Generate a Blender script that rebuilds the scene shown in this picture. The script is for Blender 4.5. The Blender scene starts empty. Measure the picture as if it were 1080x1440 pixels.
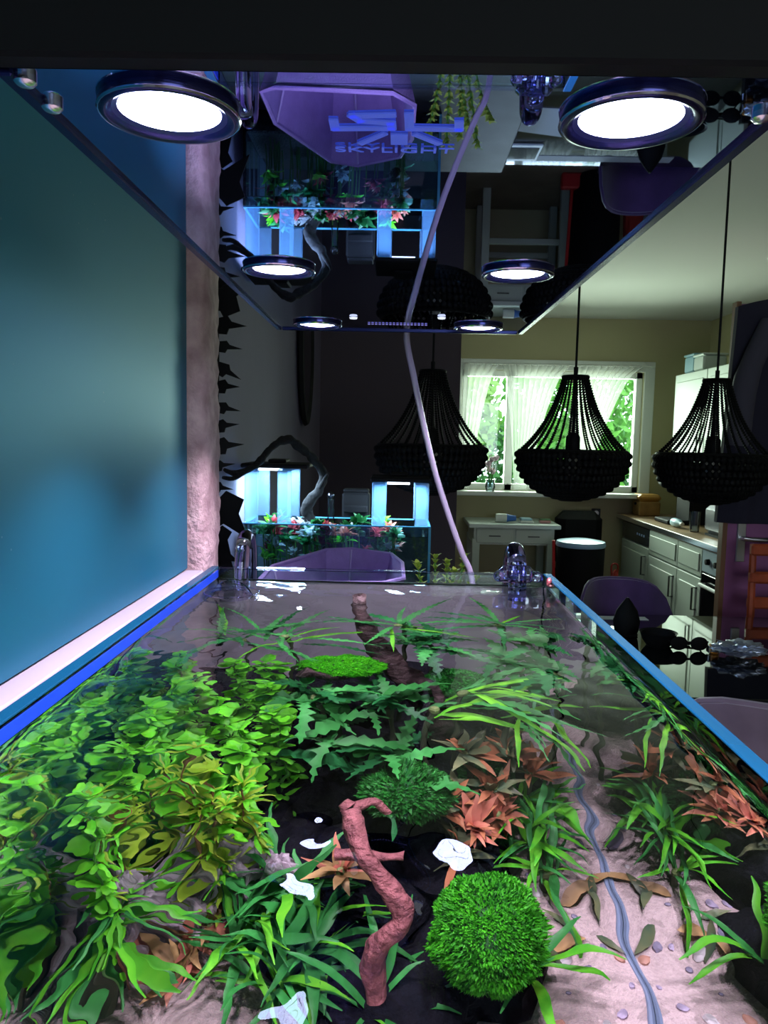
import bpy, math, random
from mathutils import Vector, Matrix, noise
sc = bpy.context.scene
COL = sc.collection
R = random.Random(7)
PI = math.pi

# ------------------------------------------------------------------ camera
F = 1082.0                      # focal length in pixels of the 1080x1440 frame
def cam_axes(vx, vy, th):
    Y = Vector((vx-540, 720-vy, -F)).normalized()
    u = Vector((math.sin(th), math.cos(th), 0))
    Z = (u - Y*u.dot(Y)).normalized()
    return Y.cross(Z), Y, Z
CM = Matrix(cam_axes(558, 617, .022))
CP = Vector((0, 0, 1.42))
cam = bpy.data.cameras.new('camera')
co = bpy.data.objects.new('camera', cam); COL.objects.link(co)
cam.sensor_fit = 'VERTICAL'; cam.sensor_height = 24; cam.lens = 24*F/1440; cam.clip_start = .01
co.matrix_world = Matrix.Translation(CP) @ CM.to_4x4()
sc.camera = co
# ------------------------------------------------------------------ world, exposure
sc.view_settings.view_transform = 'Standard'; sc.view_settings.look = 'None'
sc.view_settings.gamma = 1; sc.view_settings.use_curve_mapping = False
sc.view_settings.exposure = 0.0
w = bpy.data.worlds.new('overcast_sky'); sc.world = w; w.use_nodes = True
w.node_tree.nodes['Background'].inputs[0].default_value = (.80, .95, 1.0, 1)
w.node_tree.nodes['Background'].inputs[1].default_value = 5.0
cy = sc.cycles
cy.caustics_refractive = True; cy.caustics_reflective = False
cy.max_bounces = 14; cy.diffuse_bounces = 4; cy.glossy_bounces = 6
cy.transmission_bounces = 12; cy.transparent_max_bounces = 24
cy.sample_clamp_indirect = 2.5; cy.sample_clamp_direct = 0
cy.use_denoising = True

def daylight(x0, x1, z0, z1, y, sgn, power, col):
    """daylight entering through a window opening"""
    l = bpy.data.lights.new('window_daylight', 'AREA'); l.shape = 'RECTANGLE'
    l.size = x1-x0; l.size_y = z1-z0; l.energy = power; l.color = col
    o = bpy.data.objects.new('window_daylight', l); COL.objects.link(o)
    o.location = ((x0+x1)/2, y, (z0+z1)/2); o.rotation_euler = (PI/2*sgn, 0, 0)
    return o
daylight(.5, 1.92, 1.05, 1.95, 6.30, -1, 95, (.84, 1.0, .84))      # kitchen window
daylight(.3, 1.9, .9, 2.1, -2.60, 1, 9, (.80, .92, 1.0))         # window behind the camera

# ------------------------------------------------------------------ pixel helpers
def ray(px, py):
    return (CM @ Vector((px-540, 720-py, -F))).normalized()
def atY(px, py, y):
    d = ray(px, py); return CP + d*(y/d.y)
def atZ(px, py, z):
    d = ray(px, py); return CP + d*((z-CP.z)/d.z)
ZW = 1.167                                       # water level
def wat(px, py, z):
    """pixel -> point at height z, seen through the flat water surface"""
    d = ray(px, py); p = CP + d*((ZW-CP.z)/d.z)
    h = math.hypot(d.x, d.y); st = h/1.333; q = (ZW-z)*st/math.sqrt(1-st*st)/h
    return Vector((p.x+d.x*q, p.y+d.y*q, z))

# ------------------------------------------------------------------ materials
MATS = {}
def P(name, col, rough=.5, metal=0., var=0., vscale=20., bump=0., bscale=60., spec=.5, emit=None, estr=0, sheen=0, trans=0., ior=1.45, col2=None, coat=0):
    if name in MATS: return MATS[name]
    m = bpy.data.materials.new(name); m.use_nodes = True
    nt = m.node_tree; b = nt.nodes['Principled BSDF']
    b.inputs['Base Color'].default_value = (*col, 1); b.inputs['Roughness'].default_value = rough
    b.inputs['Metallic'].default_value = metal; b.inputs['Specular IOR Level'].default_value = spec
    b.inputs['IOR'].default_value = ior; b.inputs['Transmission Weight'].default_value = trans
    b.inputs['Coat Weight'].default_value = coat
    if sheen: b.inputs['Sheen Weight'].default_value = sheen
    if emit:
        b.inputs['Emission Color'].default_value = (*emit, 1); b.inputs['Emission Strength'].default_value = estr
    if var or bump or col2:
        tc = nt.nodes.new('ShaderNodeTexCoord')
    if var or col2:
        n = nt.nodes.new('ShaderNodeTexNoise'); n.inputs['Scale'].default_value = vscale; n.inputs['Detail'].default_value = 5
        nt.links.new(tc.outputs['Object'], n.inputs['Vector'])
        r = nt.nodes.new('ShaderNodeValToRGB'); nt.links.new(n.outputs['Fac'], r.inputs[0])
        c2 = col2 or tuple(min(1, c*(1+var)) for c in col)
        c1 = tuple(c*(1-var) for c in col)
        r.color_ramp.elements[0].position = .33; r.color_ramp.elements[1].position = .67
        r.color_ramp.elements[0].color = (*c1, 1); r.color_ramp.elements[1].color = (*c2, 1)
        nt.links.new(r.outputs[0], b.inputs['Base Color'])
    if bump:
        n = nt.nodes.new('ShaderNodeTexNoise'); n.inputs['Scale'].default_value = bscale; n.inputs['Detail'].default_value = 6
        nt.links.new(tc.outputs['Object'], n.inputs['Vector'])
        k = nt.nodes.new('ShaderNodeBump'); k.inputs['Strength'].default_value = bump; k.inputs['Distance'].default_value = .01
        nt.links.new(n.outputs['Fac'], k.inputs['Height']); nt.links.new(k.outputs[0], b.inputs['Normal'])
    MATS[name] = m
    return m
def leafmat(name, col, col2, vscale=25, rough=.45, tl=.35):
    """leaf: diffuse/glossy surface with light shining through"""
    if name in MATS: return MATS[name]
    m = P(name, col, rough, col2=col2, vscale=vscale, spec=.3)
    nt = m.node_tree; b = nt.nodes['Principled BSDF']; out = nt.nodes['Material Output']
    t = nt.nodes.new('ShaderNodeBsdfTranslucent'); x = nt.nodes.new('ShaderNodeMixShader'); x.inputs[0].default_value = tl
    src = b.inputs['Base Color'].links[0].from_socket
    oi = nt.nodes.new('ShaderNodeObjectInfo'); hs = nt.nodes.new('ShaderNodeHueSaturation')
    mr = nt.nodes.new('ShaderNodeMapRange'); mr.inputs[3].default_value = .62; mr.inputs[4].default_value = 1.25
    nt.links.new(oi.outputs['Random'], mr.inputs[0]); nt.links.new(mr.outputs[0], hs.inputs['Value'])
    nt.links.new(src, hs.inputs['Color'])
    nt.links.new(hs.outputs[0], b.inputs['Base Color']); nt.links.new(hs.outputs[0], t.inputs[0])
    nt.links.new(b.outputs[0], x.inputs[1]); nt.links.new(t.outputs[0], x.inputs[2]); nt.links.new(x.outputs[0], out.inputs[0])
    return m
def thinglass(name, tint=(1, 1, 1), ior=1.45, rough=0., refl=(1, 1, 1)):
    """flat pane: see-through with Fresnel reflection"""
    if name in MATS: return MATS[name]
    m = bpy.data.materials.new(name); m.use_nodes = True; nt = m.node_tree; nt.nodes.clear()
    o = nt.nodes.new('ShaderNodeOutputMaterial'); t = nt.nodes.new('ShaderNodeBsdfTransparent'); g = nt.nodes.new('ShaderNodeBsdfGlossy')
    f = nt.nodes.new('ShaderNodeFresnel'); x = nt.nodes.new('ShaderNodeMixShader')
    f.inputs[0].default_value = ior; t.inputs[0].default_value = (*tint, 1); g.inputs[0].default_value = (*refl, 1); g.inputs[1].default_value = rough
    nt.links.new(f.outputs[0], x.inputs[0]); nt.links.new(t.outputs[0], x.inputs[1]); nt.links.new(g.outputs[0], x.inputs[2]); nt.links.new(x.outputs[0], o.inputs[0])
    MATS[name] = m; return m
def glassmat(name, col=(1, 1, 1), ior=1.45, rough=0.):
    if name in MATS: return MATS[name]
    m = bpy.data.materials.new(name); m.use_nodes = True; nt = m.node_tree; nt.nodes.clear()
    o = nt.nodes.new('ShaderNodeOutputMaterial'); g = nt.nodes.new('ShaderNodeBsdfGlass')
    g.inputs['Color'].default_value = (*col, 1); g.inputs['IOR'].default_value = ior; g.inputs['Roughness'].default_value = rough
    nt.links.new(g.outputs[0], o.inputs[0]); MATS[name] = m; return m

# ------------------------------------------------------------------ mesh builder
class B:
    def __init__(s): s.v = []; s.f = []
    def box(s, a, b, bev=0.):
        if bev <= 0:
            i = len(s.v); s.v += [Vector((x, y, z)) for x in (a[0], b[0]) for y in (a[1], b[1]) for z in (a[2], b[2])]
            s.f += [tuple(i+k for k in q) for q in ((0, 1, 3, 2), (4, 6, 7, 5), (0, 4, 5, 1), (2, 3, 7, 6), (0, 2, 6, 4), (1, 5, 7, 3))]
        else:
            c = [min(a[k], b[k]) for k in range(3)]; d = [max(a[k], b[k]) for k in range(3)]
            e = min(bev, *(.45*(d[k]-c[k]) for k in range(3)))
            i = len(s.v); idx = {}
            for x in (0, 1):
                for y in (0, 1):
                    for z in (0, 1):
                        cor = [(c, d)[x][0], (c, d)[y][1], (c, d)[z][2]]; sg = [1-2*x, 1-2*y, 1-2*z]
                        for ax in range(3):
                            p = [cor[k]+(0 if k == ax else sg[k]*e) for k in range(3)]
                            idx[(x, y, z, ax)] = len(s.v); s.v.append(Vector(p))
            q = idx
            for ax in range(3):
                o1, o2 = [k for k in range(3) if k != ax]
                for sd in (0, 1):
                    def key(p1, p2):
                        t = [0, 0, 0]; t[ax] = sd; t[o1] = p1; t[o2] = p2; return q[(*t, ax)]
                    fc = [key(0, 0), key(1, 0), key(1, 1), key(0, 1)]
                    s.f.append(tuple(fc))
            for ax in range(3):
                o1, o2 = [k for k in range(3) if k != ax]
                for p1 in (0, 1):
                    for p2 in (0, 1):
                        def k2(e_, a_):
                            t = [0, 0, 0]; t[ax] = e_; t[o1] = p1; t[o2] = p2; return q[(*t, a_)]
                        s.f.append((k2(0, o1), k2(1, o1), k2(1, o2), k2(0, o2)))
            for x in (0, 1):
                for y in (0, 1):
                    for z in (0, 1): s.f.append((q[(x, y, z, 0)], q[(x, y, z, 1)], q[(x, y, z, 2)]))
        return s
    def tube(s, path, r, seg=8, cap=True, close=False, nz=0., nsc=30.):
        path = [Vector(p) for p in path]; n = len(path); rs = r if isinstance(r, (list, tuple)) else [r]*n
        base = len(s.v); up = None
        for k, p in enumerate(path):
            if close: t = path[(k+1) % n]-path[k-1]
            else: t = path[min(k+1, n-1)]-path[max(k-1, 0)]
            t = t.normalized() if t.length > 1e-9 else Vector((0, 0, 1))
            if up is None: up = t.orthogonal().normalized()
            up = (up-t*up.dot(t)); up = up.normalized() if up.length > 1e-6 else t.orthogonal().normalized()
            bi = t.cross(up)
            for q in range(seg):
                a = 2*PI*q/seg; d = up*math.cos(a)+bi*math.sin(a); rr = rs[k]
                if nz: rr *= 1+nz*noise.noise((p+d*rs[k])*nsc)
                s.v.append(p+d*rr)
        for k in range(n if close else n-1):
            for q in range(seg):
                a = base+k*seg; b = base+((k+1) % n)*seg
                s.f.append((a+q, a+(q+1) % seg, b+(q+1) % seg, b+q))
        if cap and not close:
            s.f.append(tuple(base+q for q in reversed(range(seg)))); s.f.append(tuple(base+(n-1)*seg+q for q in range(seg)))
        return s
    def lathe(s, prof, c=(0, 0, 0), seg=24, sx=1., sy=1., M=None):
        base = len(s.v); c = Vector(c)
        for (r, z) in prof:
            for q in range(seg):
                a = 2*PI*q/seg; p = Vector((r*math.cos(a)*sx, r*math.sin(a)*sy, z))
                s.v.append(c+(M @ p if M else p))
        for k in range(len(prof)-1):
            for q in range(seg):
                a = base+k*seg; b = a+seg
                s.f.append((a+q, a+(q+1) % seg, b+(q+1) % seg, b+q))
        if prof[0][0] > 1e-6: s.f.append(tuple(base+q for q in reversed(range(seg))))
        if prof[-1][0] > 1e-6: s.f.append(tuple(base+(len(prof)-1)*seg+q for q in range(seg)))
        return s
    def grid(s, fn, nu, nv):
        b = len(s.v)
        for j in range(nv+1):
            for i in range(nu+1): s.v.append(Vector(fn(i/nu, j/nv)))
        for j in range(nv):
            for i in range(nu):
                a = b+j*(nu+1)+i; s.f.append((a, a+1, a+nu+2, a+nu+1))
        return s
    def prism(s, pts, d):
        """closed outline (list of Vectors) extruded by vector d"""
        i = len(s.v); n = len(pts); d = Vector(d); s.v += [Vector(p) for p in pts]+[Vector(p)+d for p in pts]
        s.f.append(tuple(i+k for k in reversed(range(n)))); s.f.append(tuple(i+n+k for k in range(n)))
        for k in range(n): s.f.append((i+k, i+(k+1) % n, i+n+(k+1) % n, i+n+k))
        return s
    def ball(s, c, r, seg=8, rings=5):
        pr = [(max(1e-7, r*math.sin(PI*k/rings)), -r*math.cos(PI*k/rings)) for k in range(rings+1)]
        return s.lathe(pr, c, seg)
    def mesh(s, name, mat, smooth=False, off=None, sharp=None):
        me = bpy.data.meshes.new(name); o = off or Vector((0, 0, 0))
        me.from_pydata([v-o for v in s.v], [], s.f)
        if mat: me.materials.append(mat)
        if smooth:
            me.polygons.foreach_set('use_smooth', [True]*len(me.polygons))
            me.set_sharp_from_angle(angle=math.radians(sharp or 40))
        me.update(); return me
    def build(s, name, mat, parent=None, smooth=False, sharp=None):
        """vertices are world positions; the part is stored relative to its thing"""
        off = Vector((0, 0, 0)); q = parent
        while q is not None: off += q.location; q = q.parent
        loc = None
        if parent is None:
            xs = [v.x for v in s.v]; ys = [v.y for v in s.v]; zs = [v.z for v in s.v]
            loc = Vector(((min(xs)+max(xs))/2, (min(ys)+max(ys))/2, min(zs))); off = loc
        o = bpy.data.objects.new(name, s.mesh(name, mat, smooth, off, sharp)); COL.objects.link(o)
        if parent: o.parent = parent
        else: o.location = loc
        return o
def tag(o, label, cat, group=None, kind=None):
    o['label'] = label; o['category'] = cat
    if group: o['group'] = group
    if kind: o['kind'] = kind
    return o
def thing(name, loc, label, cat, group=None):
    o = bpy.data.objects.new(name, None); o.empty_display_size = .02; COL.objects.link(o); o.location = loc
    return tag(o, label, cat, group)
def child(name, me, parent, M=None):
    o = bpy.data.objects.new(name, me); COL.objects.link(o); o.parent = parent
    if M is not None: o.matrix_basis = M
    return o
def struct(b, name, mat, smooth=False):
    o = b.build(name, mat, None, smooth); o['kind'] = 'structure'; return o
def bx(a, b, bev=0.): return B().box(a, b, bev)
def icos(r, sub, seed, amp, sc_, squash=(1, 1, 1)):
    """rough stone-like ball: list of verts and faces"""
    import bmesh
    bm = bmesh.new(); bmesh.ops.create_icosphere(bm, subdivisions=sub, radius=1)
    o = Vector((seed*3.1, seed*1.7, seed*.9)); b = B()
    for v in bm.verts:
        d = 1+amp*noise.fractal(v.co*sc_+o, .8, 2.1, 4)+.5*amp*noise.noise(v.co*sc_*2.7+o)
        b.v.append(Vector((v.co.x*squash[0], v.co.y*squash[1], v.co.z*squash[2]))*r*d)
    for f in bm.faces: b.f.append(tuple(v.index for v in f.verts))
    bm.free(); return b

# ================================================================== ROOM
CEIL = 2.38
struct(bx((-.9, -2.7, -.1), (2.6, 6.4, 0)), 'floor', P('floor_laminate', (.16, .12, .09), .4, var=.25, vscale=4))
struct(bx((-.9, -2.7, CEIL), (2.6, 6.4, CEIL+.1)), 'ceiling', P('ceiling_paint', (.62, .62, .58), .9, bump=.1, bscale=200))
struct(bx((-.9, 1.45, 0), (-.42, 6.4, CEIL)), 'wall_left', P('wall_grey_lilac', (.14, .125, .20), .85, var=.06, vscale=3, bump=.12, bscale=120))
struct(bx((2.42, -2.7, 0), (2.6, 6.4, CEIL)), 'wall_right', P('wall_olive_beige', (.50, .46, .27), .85, bump=.1, bscale=120))
struct(bx((-.42, 4.2, 0), (.335, 4.32, CEIL)), 'wall_partition', P('wall_dark_mauve', (.065, .05, .062), .85, bump=.12, bscale=120))
# left wall beside the tank: behind the glass panel
struct(bx((-.9, -2.7, 0), (-.40, 1.45, CEIL)), 'wall_side', P('wall_behind_glass', (.3, .3, .3), .9))
# wall with kitchen window
WX0, WX1, WZ0, WZ1 = .50, 1.92, 1.03, 1.975
kw = P('wall_olive_beige', (.5, .46, .27))
b = B(); b.box((-.42, 6.12, 0), (2.42, 6.3, WZ0)); b.box((-.42, 6.12, WZ1), (2.42, 6.3, CEIL))
b.box((-.42, 6.12, WZ0), (WX0, 6.3, WZ1)); b.box((WX1, 6.12, WZ0), (2.42, 6.3, WZ1))
struct(b, 'wall_kitchen', kw)
# wall behind the camera, with a window
b = B(); b.box((-.4, -2.7, 0), (2.42, -2.55, .85)); b.box((-.4, -2.7, 2.15), (2.42, -2.55, CEIL))
b.box((-.4, -2.7, .85), (.25, -2.55, 2.15)); b.box((1.95, -2.7, .85), (2.42, -2.55, 2.15))
struct(b, 'wall_rear', P('wall_grey_lilac', (.4, .4, .4)))

# kitchen window
white = P('white_lacquer', (.72, .74, .70), .35)
wf = B()
for a in ((WX0, WX0+.05), (WX1-.05, WX1), (.86, .92)): wf.box((a[0], 6.14, WZ0), (a[1], 6.2, WZ1), .004)
wf.box((WX0, 6.14, WZ0), (WX1, 6.2, WZ0+.05), .004); wf.box((WX0, 6.14, WZ1-.05), (WX1, 6.2, WZ1), .004)
win = struct(wf, 'window_1', white)
WP = thinglass('window_glass', (.97, 1, .98))
for a, c in ((WX0+.05, .86), (.92, WX1-.05)):
    bx((a, 6.165, WZ0+.05), (c, 6.171, WZ1-.05)).build('pane', WP, win)
bx((WX0-.09, 5.93, WZ0-.035), (WX1+.09, 6.12, WZ0), .006).build('window_sill', white, win)
cs = B(); cs.box((WX0-.08, 6.095, WZ0), (WX0, 6.12, WZ1+.08), .004); cs.box((WX1, 6.095, WZ0), (WX1+.08, 6.12, WZ1+.08), .004)
cs.box((WX0, 6.095, WZ1), (WX1, 6.12, WZ1+.08), .004); cs.build('window_casing', white, win)
r = thing('curtain_rail', (1.25, 6.05, WZ1+.03), 'thin white curtain rail above the kitchen window', 'curtain rail')
B().tube([(WX0-.06, 6.05, WZ1+.04), (WX1+.06, 6.05, WZ1+.04)], .008, 8).build('rail', white, r, True)
for x in (WX0-.05, 1.25, WX1+.05): bx((x-.01, 6.045, WZ1+.03), (x+.01, 6.095, WZ1+.05)).build('bracket', white, r)
# net curtains, gathered towards the bottom
def net_mat():
    m = bpy.data.materials.new('net_curtain'); m.use_nodes = True; nt = m.node_tree; nt.nodes.clear()
    o = nt.nodes.new('ShaderNodeOutputMaterial'); a = nt.nodes.new('ShaderNodeBsdfTransparent'); d = nt.nodes.new('ShaderNodeBsdfDiffuse'); t = nt.nodes.new('ShaderNodeBsdfTranslucent')
    d.inputs[0].default_value = t.inputs[0].default_value = (.85, .86, .84, 1)
    x = nt.nodes.new('ShaderNodeMixShader'); x.inputs[0].default_value = .55; y = nt.nodes.new('ShaderNodeMixShader'); y.inputs[0].default_value = .4
    nt.links.new(d.outputs[0], x.inputs[1]); nt.links.new(t.outputs[0], x.inputs[2]); nt.links.new(a.outputs[0], y.inputs[1]); nt.links.new(x.outputs[0], y.inputs[2]); nt.links.new(y.outputs[0], o.inputs[0])
    return m
NET = net_mat()
def curtain(t0, t1, b0, b1, nf, label):
    zt, zb = WZ1+.035, WZ0+.01
    def fn(u, v):
        e = v**.6
        x = (t0+(t1-t0)*u)*(1-e)+(b0+(b1-b0)*u)*e
        return (x, 6.05+.034*math.sin(u*nf*2*PI)*(1-.4*v), zt+(zb-zt)*v)
    o = B().grid(fn, nf*8, 14).build('net_curtain', NET, None, True, 80); tag(o, label, 'curtain')
curtain(.50, .78, .50, .57, 5, 'white net curtain hanging beside the window frame behind the pendant cluster')
curtain(.80, 1.33, .93, 1.02, 9, 'white net curtain gathered to a narrow tail over the flower vase')
curtain(1.36, 1.89, 1.36, 1.47, 10, 'white net curtain gathered behind the middle bead pendant')

# garden outside
lawn = struct(bx((-3, 6.4, -.05), (7, 16, 0)), 'ground_garden', P('lawn', (.10, .25, .04), .9, var=.3, vscale=8))
def leafy(name, c, rx, ry, rz, n, ms, label, seed, trunk=True):
    t = thing(name, (c[0], c[1], 0), label, 'tree', None)
    rr = random.Random(seed); b = B()
    for k in range(n):
        d = Vector((rr.gauss(0, 1), rr.gauss(0, 1), rr.gauss(0, 1))).normalized()*(.55+.45*rr.random())
        p = Vector((c[0]+d.x*rx, c[1]+d.y*ry, c[2]+d.z*rz)); u = Vector((rr.uniform(-1, 1), rr.uniform(-1, 1), rr.uniform(-1, 1))).normalized()
        v = u.orthogonal().normalized(); s = rr.uniform(.05, .11); i = len(b.v)
        b.v += [p-u*s, p+v*s*.5, p+u*s, p-v*s*.5]; b.f.append((i, i+1, i+2, i+3))
    o = b.build('foliage', ms, t); o['kind'] = 'stuff'
    B().tube([(c[0], c[1], 0), (c[0]+.05, c[1], c[2]*.5), (c[0], c[1], c[2]+rz*.4)], [.1, .07, .03], 8).build('trunk', P('bark', (.12, .08, .05), .9), t, True)
GL = leafmat('tree_leaf', (.10, .34, .05), (.22, .55, .10), 3); GL2 = leafmat('tree_leaf_light', (.25, .5, .12), (.4, .65, .2), 3); GL3 = leafmat('hedge_leaf', (.06, .26, .06), (.12, .4, .10), 3)
leafy('garden_tree', (.6, 9.4, 1.9), .65, .6, 1.1, 2200, GL2, 'pale green garden tree outside the kitchen window', 1)
leafy('garden_tree', (2.2, 9.8, 1.8), .9, .6, 1.4, 3200, GL, 'full mid green garden tree outside beyond the middle pendant', 2)
leafy('garden_tree', (4.1, 9.8, 1.7), .9, .6, 1.4, 2600, GL3, 'dark green garden tree outside at the casing side', 3)
leafy('garden_hedge', (2.0, 11.6, .9), 2.6, .5, .9, 5200, GL3, 'long dark green hedge along the garden lawn', 4)

def panel_mat():
    m = P('teal_back_painted_glass', (.010, .165, .27), .45, .5, spec=.3); nt = m.node_tree; b_ = nt.nodes['Principled BSDF']
    tc = nt.nodes.new('ShaderNodeTexCoord'); v = nt.nodes.new('ShaderNodeTexVoronoi'); v.inputs['Scale'].default_value = 70; n = nt.nodes.new('ShaderNodeTexNoise'); n.inputs['Scale'].default_value = 9
    nt.links.new(tc.outputs['Object'], v.inputs['Vector']); nt.links.new(tc.outputs['Object'], n.inputs['Vector'])
    r_ = nt.nodes.new('ShaderNodeMapRange'); r_.inputs[1].default_value = .10; r_.inputs[2].default_value = .04; nt.links.new(v.outputs['Distance'], r_.inputs[0])
    k_ = nt.nodes.new('ShaderNodeMath'); k_.operation = 'MULTIPLY'; q_ = nt.nodes.new('ShaderNodeMapRange'); q_.inputs[1].default_value = .55; q_.inputs[2].default_value = .75
    nt.links.new(n.outputs['Fac'], q_.inputs[0]); nt.links.new(r_.outputs[0], k_.inputs[0]); nt.links.new(q_.outputs[0], k_.inputs[1])
    x_ = nt.nodes.new('ShaderNodeMix'); x_.data_type = 'RGBA'; x_.inputs[6].default_value = (.010, .165, .27, 1); x_.inputs[7].default_value = (.25, .35, .45, 1)
    nt.links.new(k_.outputs[0], x_.inputs[0]); nt.links.new(x_.outputs[2], b_.inputs['Base Color']); return m
PANELM = panel_mat()
# ------------------------------------------------------------------ glass panel, ledge and beam beside the tank
tag(bx((-.396, -1.4, 1.19), (-.354, 1.30, CEIL-.01), .002).build('glass_wall_panel', PANELM), 'large teal back-painted glass panel on the wall beside the aquarium', 'glass panel')
tag(bx((-.396, -.6, 1.165), (-.3265, 1.30, 1.1885), .002).build('white_ledge', P('white_ledge_paint', (.36, .32, .37), .5)), 'narrow white ledge under the glass panel along the aquarium', 'ledge')
# rough sawn beam
def beam():
    x0, x1, y0, y1 = -.372, -.327, 1.306, 1.43
    per = [(x0, y0), (x0+.012, y0-.003), (x0+.022, y0-.002), (x0+.034, y0), (x1-.006, y0+.004), (x1, y0+.02), (x1+.002, y0+.05), (x1, y0+.09), (x1-.003, y1), (x0, y1)]
    b = B(); n = 220; m = len(per)
    for k in range(n+1):
        z = .002+(CEIL-.004)*k/n
        for q, (x, y) in enumerate(per):
            p = Vector((x, y, z)); d = .0035*noise.fractal(p*42, .9, 2, 4)+.003*noise.noise(p*14)
            if q == 0 or q == m-1: b.v.append(Vector((x, y+(d if q == 0 else 0), z)))
            else: b.v.append(Vector((x+d*(1 if q > 4 else .3), y+d*(1 if q <= 4 else .3), z)))
    for k in range(n):
        for q in range(m):
            a = k*m; c = a+m; b.f.append((a+q, a+(q+1) % m, c+(q+1) % m, c+q))
    b.f.append(tuple(reversed(range(m)))); b.f.append(tuple(n*m+q for q in range(m)))
    o = b.build('wooden_beam', P('rough_pale_timber', (.40, .25, .27), .8, col2=(.58, .41, .42), vscale=26, var=.15, bump=.5, bscale=110), None, True, 60)
    tag(o, 'rough hewn pinkish timber beam standing beside the glass panel', 'beam')
beam()

# ================================================================== AQUARIUM
TX0, TX1, TY0, TY1, TZ0, TZ1 = -.3245, .278, .15, 1.35, .600, 1.188
G = .014
tank = thing('aquarium', ((TX0+TX1)/2, (TY0+TY1)/2, TZ0-.012), 'large rimless glass aquarium full of water plants', 'aquarium')
PG = thinglass('tank_glass', (.90, .97, .98), 1.5)
EDGE = P('glass_edge_blue', (.003, .055, .115), .2, spec=.4)
bx((TX0, TY0, TZ0-.012), (TX1, TY1, TZ0-.0005)).build('bottom_pane', P('tank_bottom', (.12, .16, .16), .2), tank)
bx((TX0, TY0, TZ0), (TX0+G, TY1, TZ1-.003)).build('side_pane', PG, tank)
bx((TX1-G, TY0, TZ0), (TX1, TY1, TZ1-.003)).build('side_pane', PG, tank)
bx((TX0+G, TY0, TZ0), (TX1-G, TY0+G, TZ1-.003)).build('front_pane', PG, tank)
bx((TX0+G, TY1-G, TZ0), (TX1-G, TY1, TZ1-.003)).build('rear_pane', PG, tank)
for a, c in (((TX0, TY0), (TX0+G, TY1)), ((TX1-G, TY0), (TX1, TY1)), ((TX0+G, TY0), (TX1-G, TY0+G))):
    bx((a[0], a[1], TZ1-.003), (c[0], c[1], TZ1), .001).build('polished_edge', EDGE, tank)
bx((TX0+G, TY1-G, TZ1-.003), (TX1-G, TY1, TZ1), .001).build('polished_edge', thinglass('clear_edge', (.8, .82, .95), 1.6, .05), tank)
bx((TX0+G, TY0+G, ZW+.004), (TX0+G+.0015, TY1-G, TZ1-.005)).build('painted_blue_reflection', P('painted_blue_reflection', (.008, .05, .55), .35), tank)  # saturated blue strip painted in for the blue reflection above the waterline
bx((TX0+G+.002, TY1-G-.005, TZ0+.002), (TX1-G-.002, TY1-G-.003, ZW-.006)).build('grey_background_film', P('grey_film', (.36, .33, .38), .7), tank)
for x in (TX0+G+.001, TX1-G-.001):
    B().tube([(x, TY1-G-.001, TZ0), (x, TY1-G-.001, TZ1-.004)], .003, 6).build('silicone_seam', thinglass('silicone', (.6, .65, .8), 1.4, .2), tank)
sm = B().tube([(TX1-G-.003, y_, .622+.012*noise.noise(Vector(((TX1-G)*5, y_*5, 1)))+.03*max(0, y_-.9)+.001) for y_ in [TY0+.02+q*.02 for q in range(58)]], .0032, 8).build('bottom_seam', P('blue_grey_silicone', (.13, .17, .25), .4), tank, True)
tank_cab = thing('aquarium_cabinet', ((TX0+TX1)/2, (TY0+TY1)/2, 0), 'dark cabinet carrying the large aquarium', 'cabinet')
dk = P('dark_cabinet', (.03, .03, .035), .5)
bx((TX0, TY0, 0), (TX1, TY1, TZ0-.0125), .004).build('body', dk, tank_cab)
for k in range(2):
    y0 = TY0+.02+k*.59
    d = bx((TX1, y0, .03), (TX1+.018, y0+.57, TZ0-.04), .003).build('door', dk, tank_cab)
    bx((TX1+.018, y0+.1+k*.35, .3), (TX1+.03, y0+.115+k*.35, .45), .003).build('handle', P('steel', (.6, .6, .62), .3, 1), d)

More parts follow.
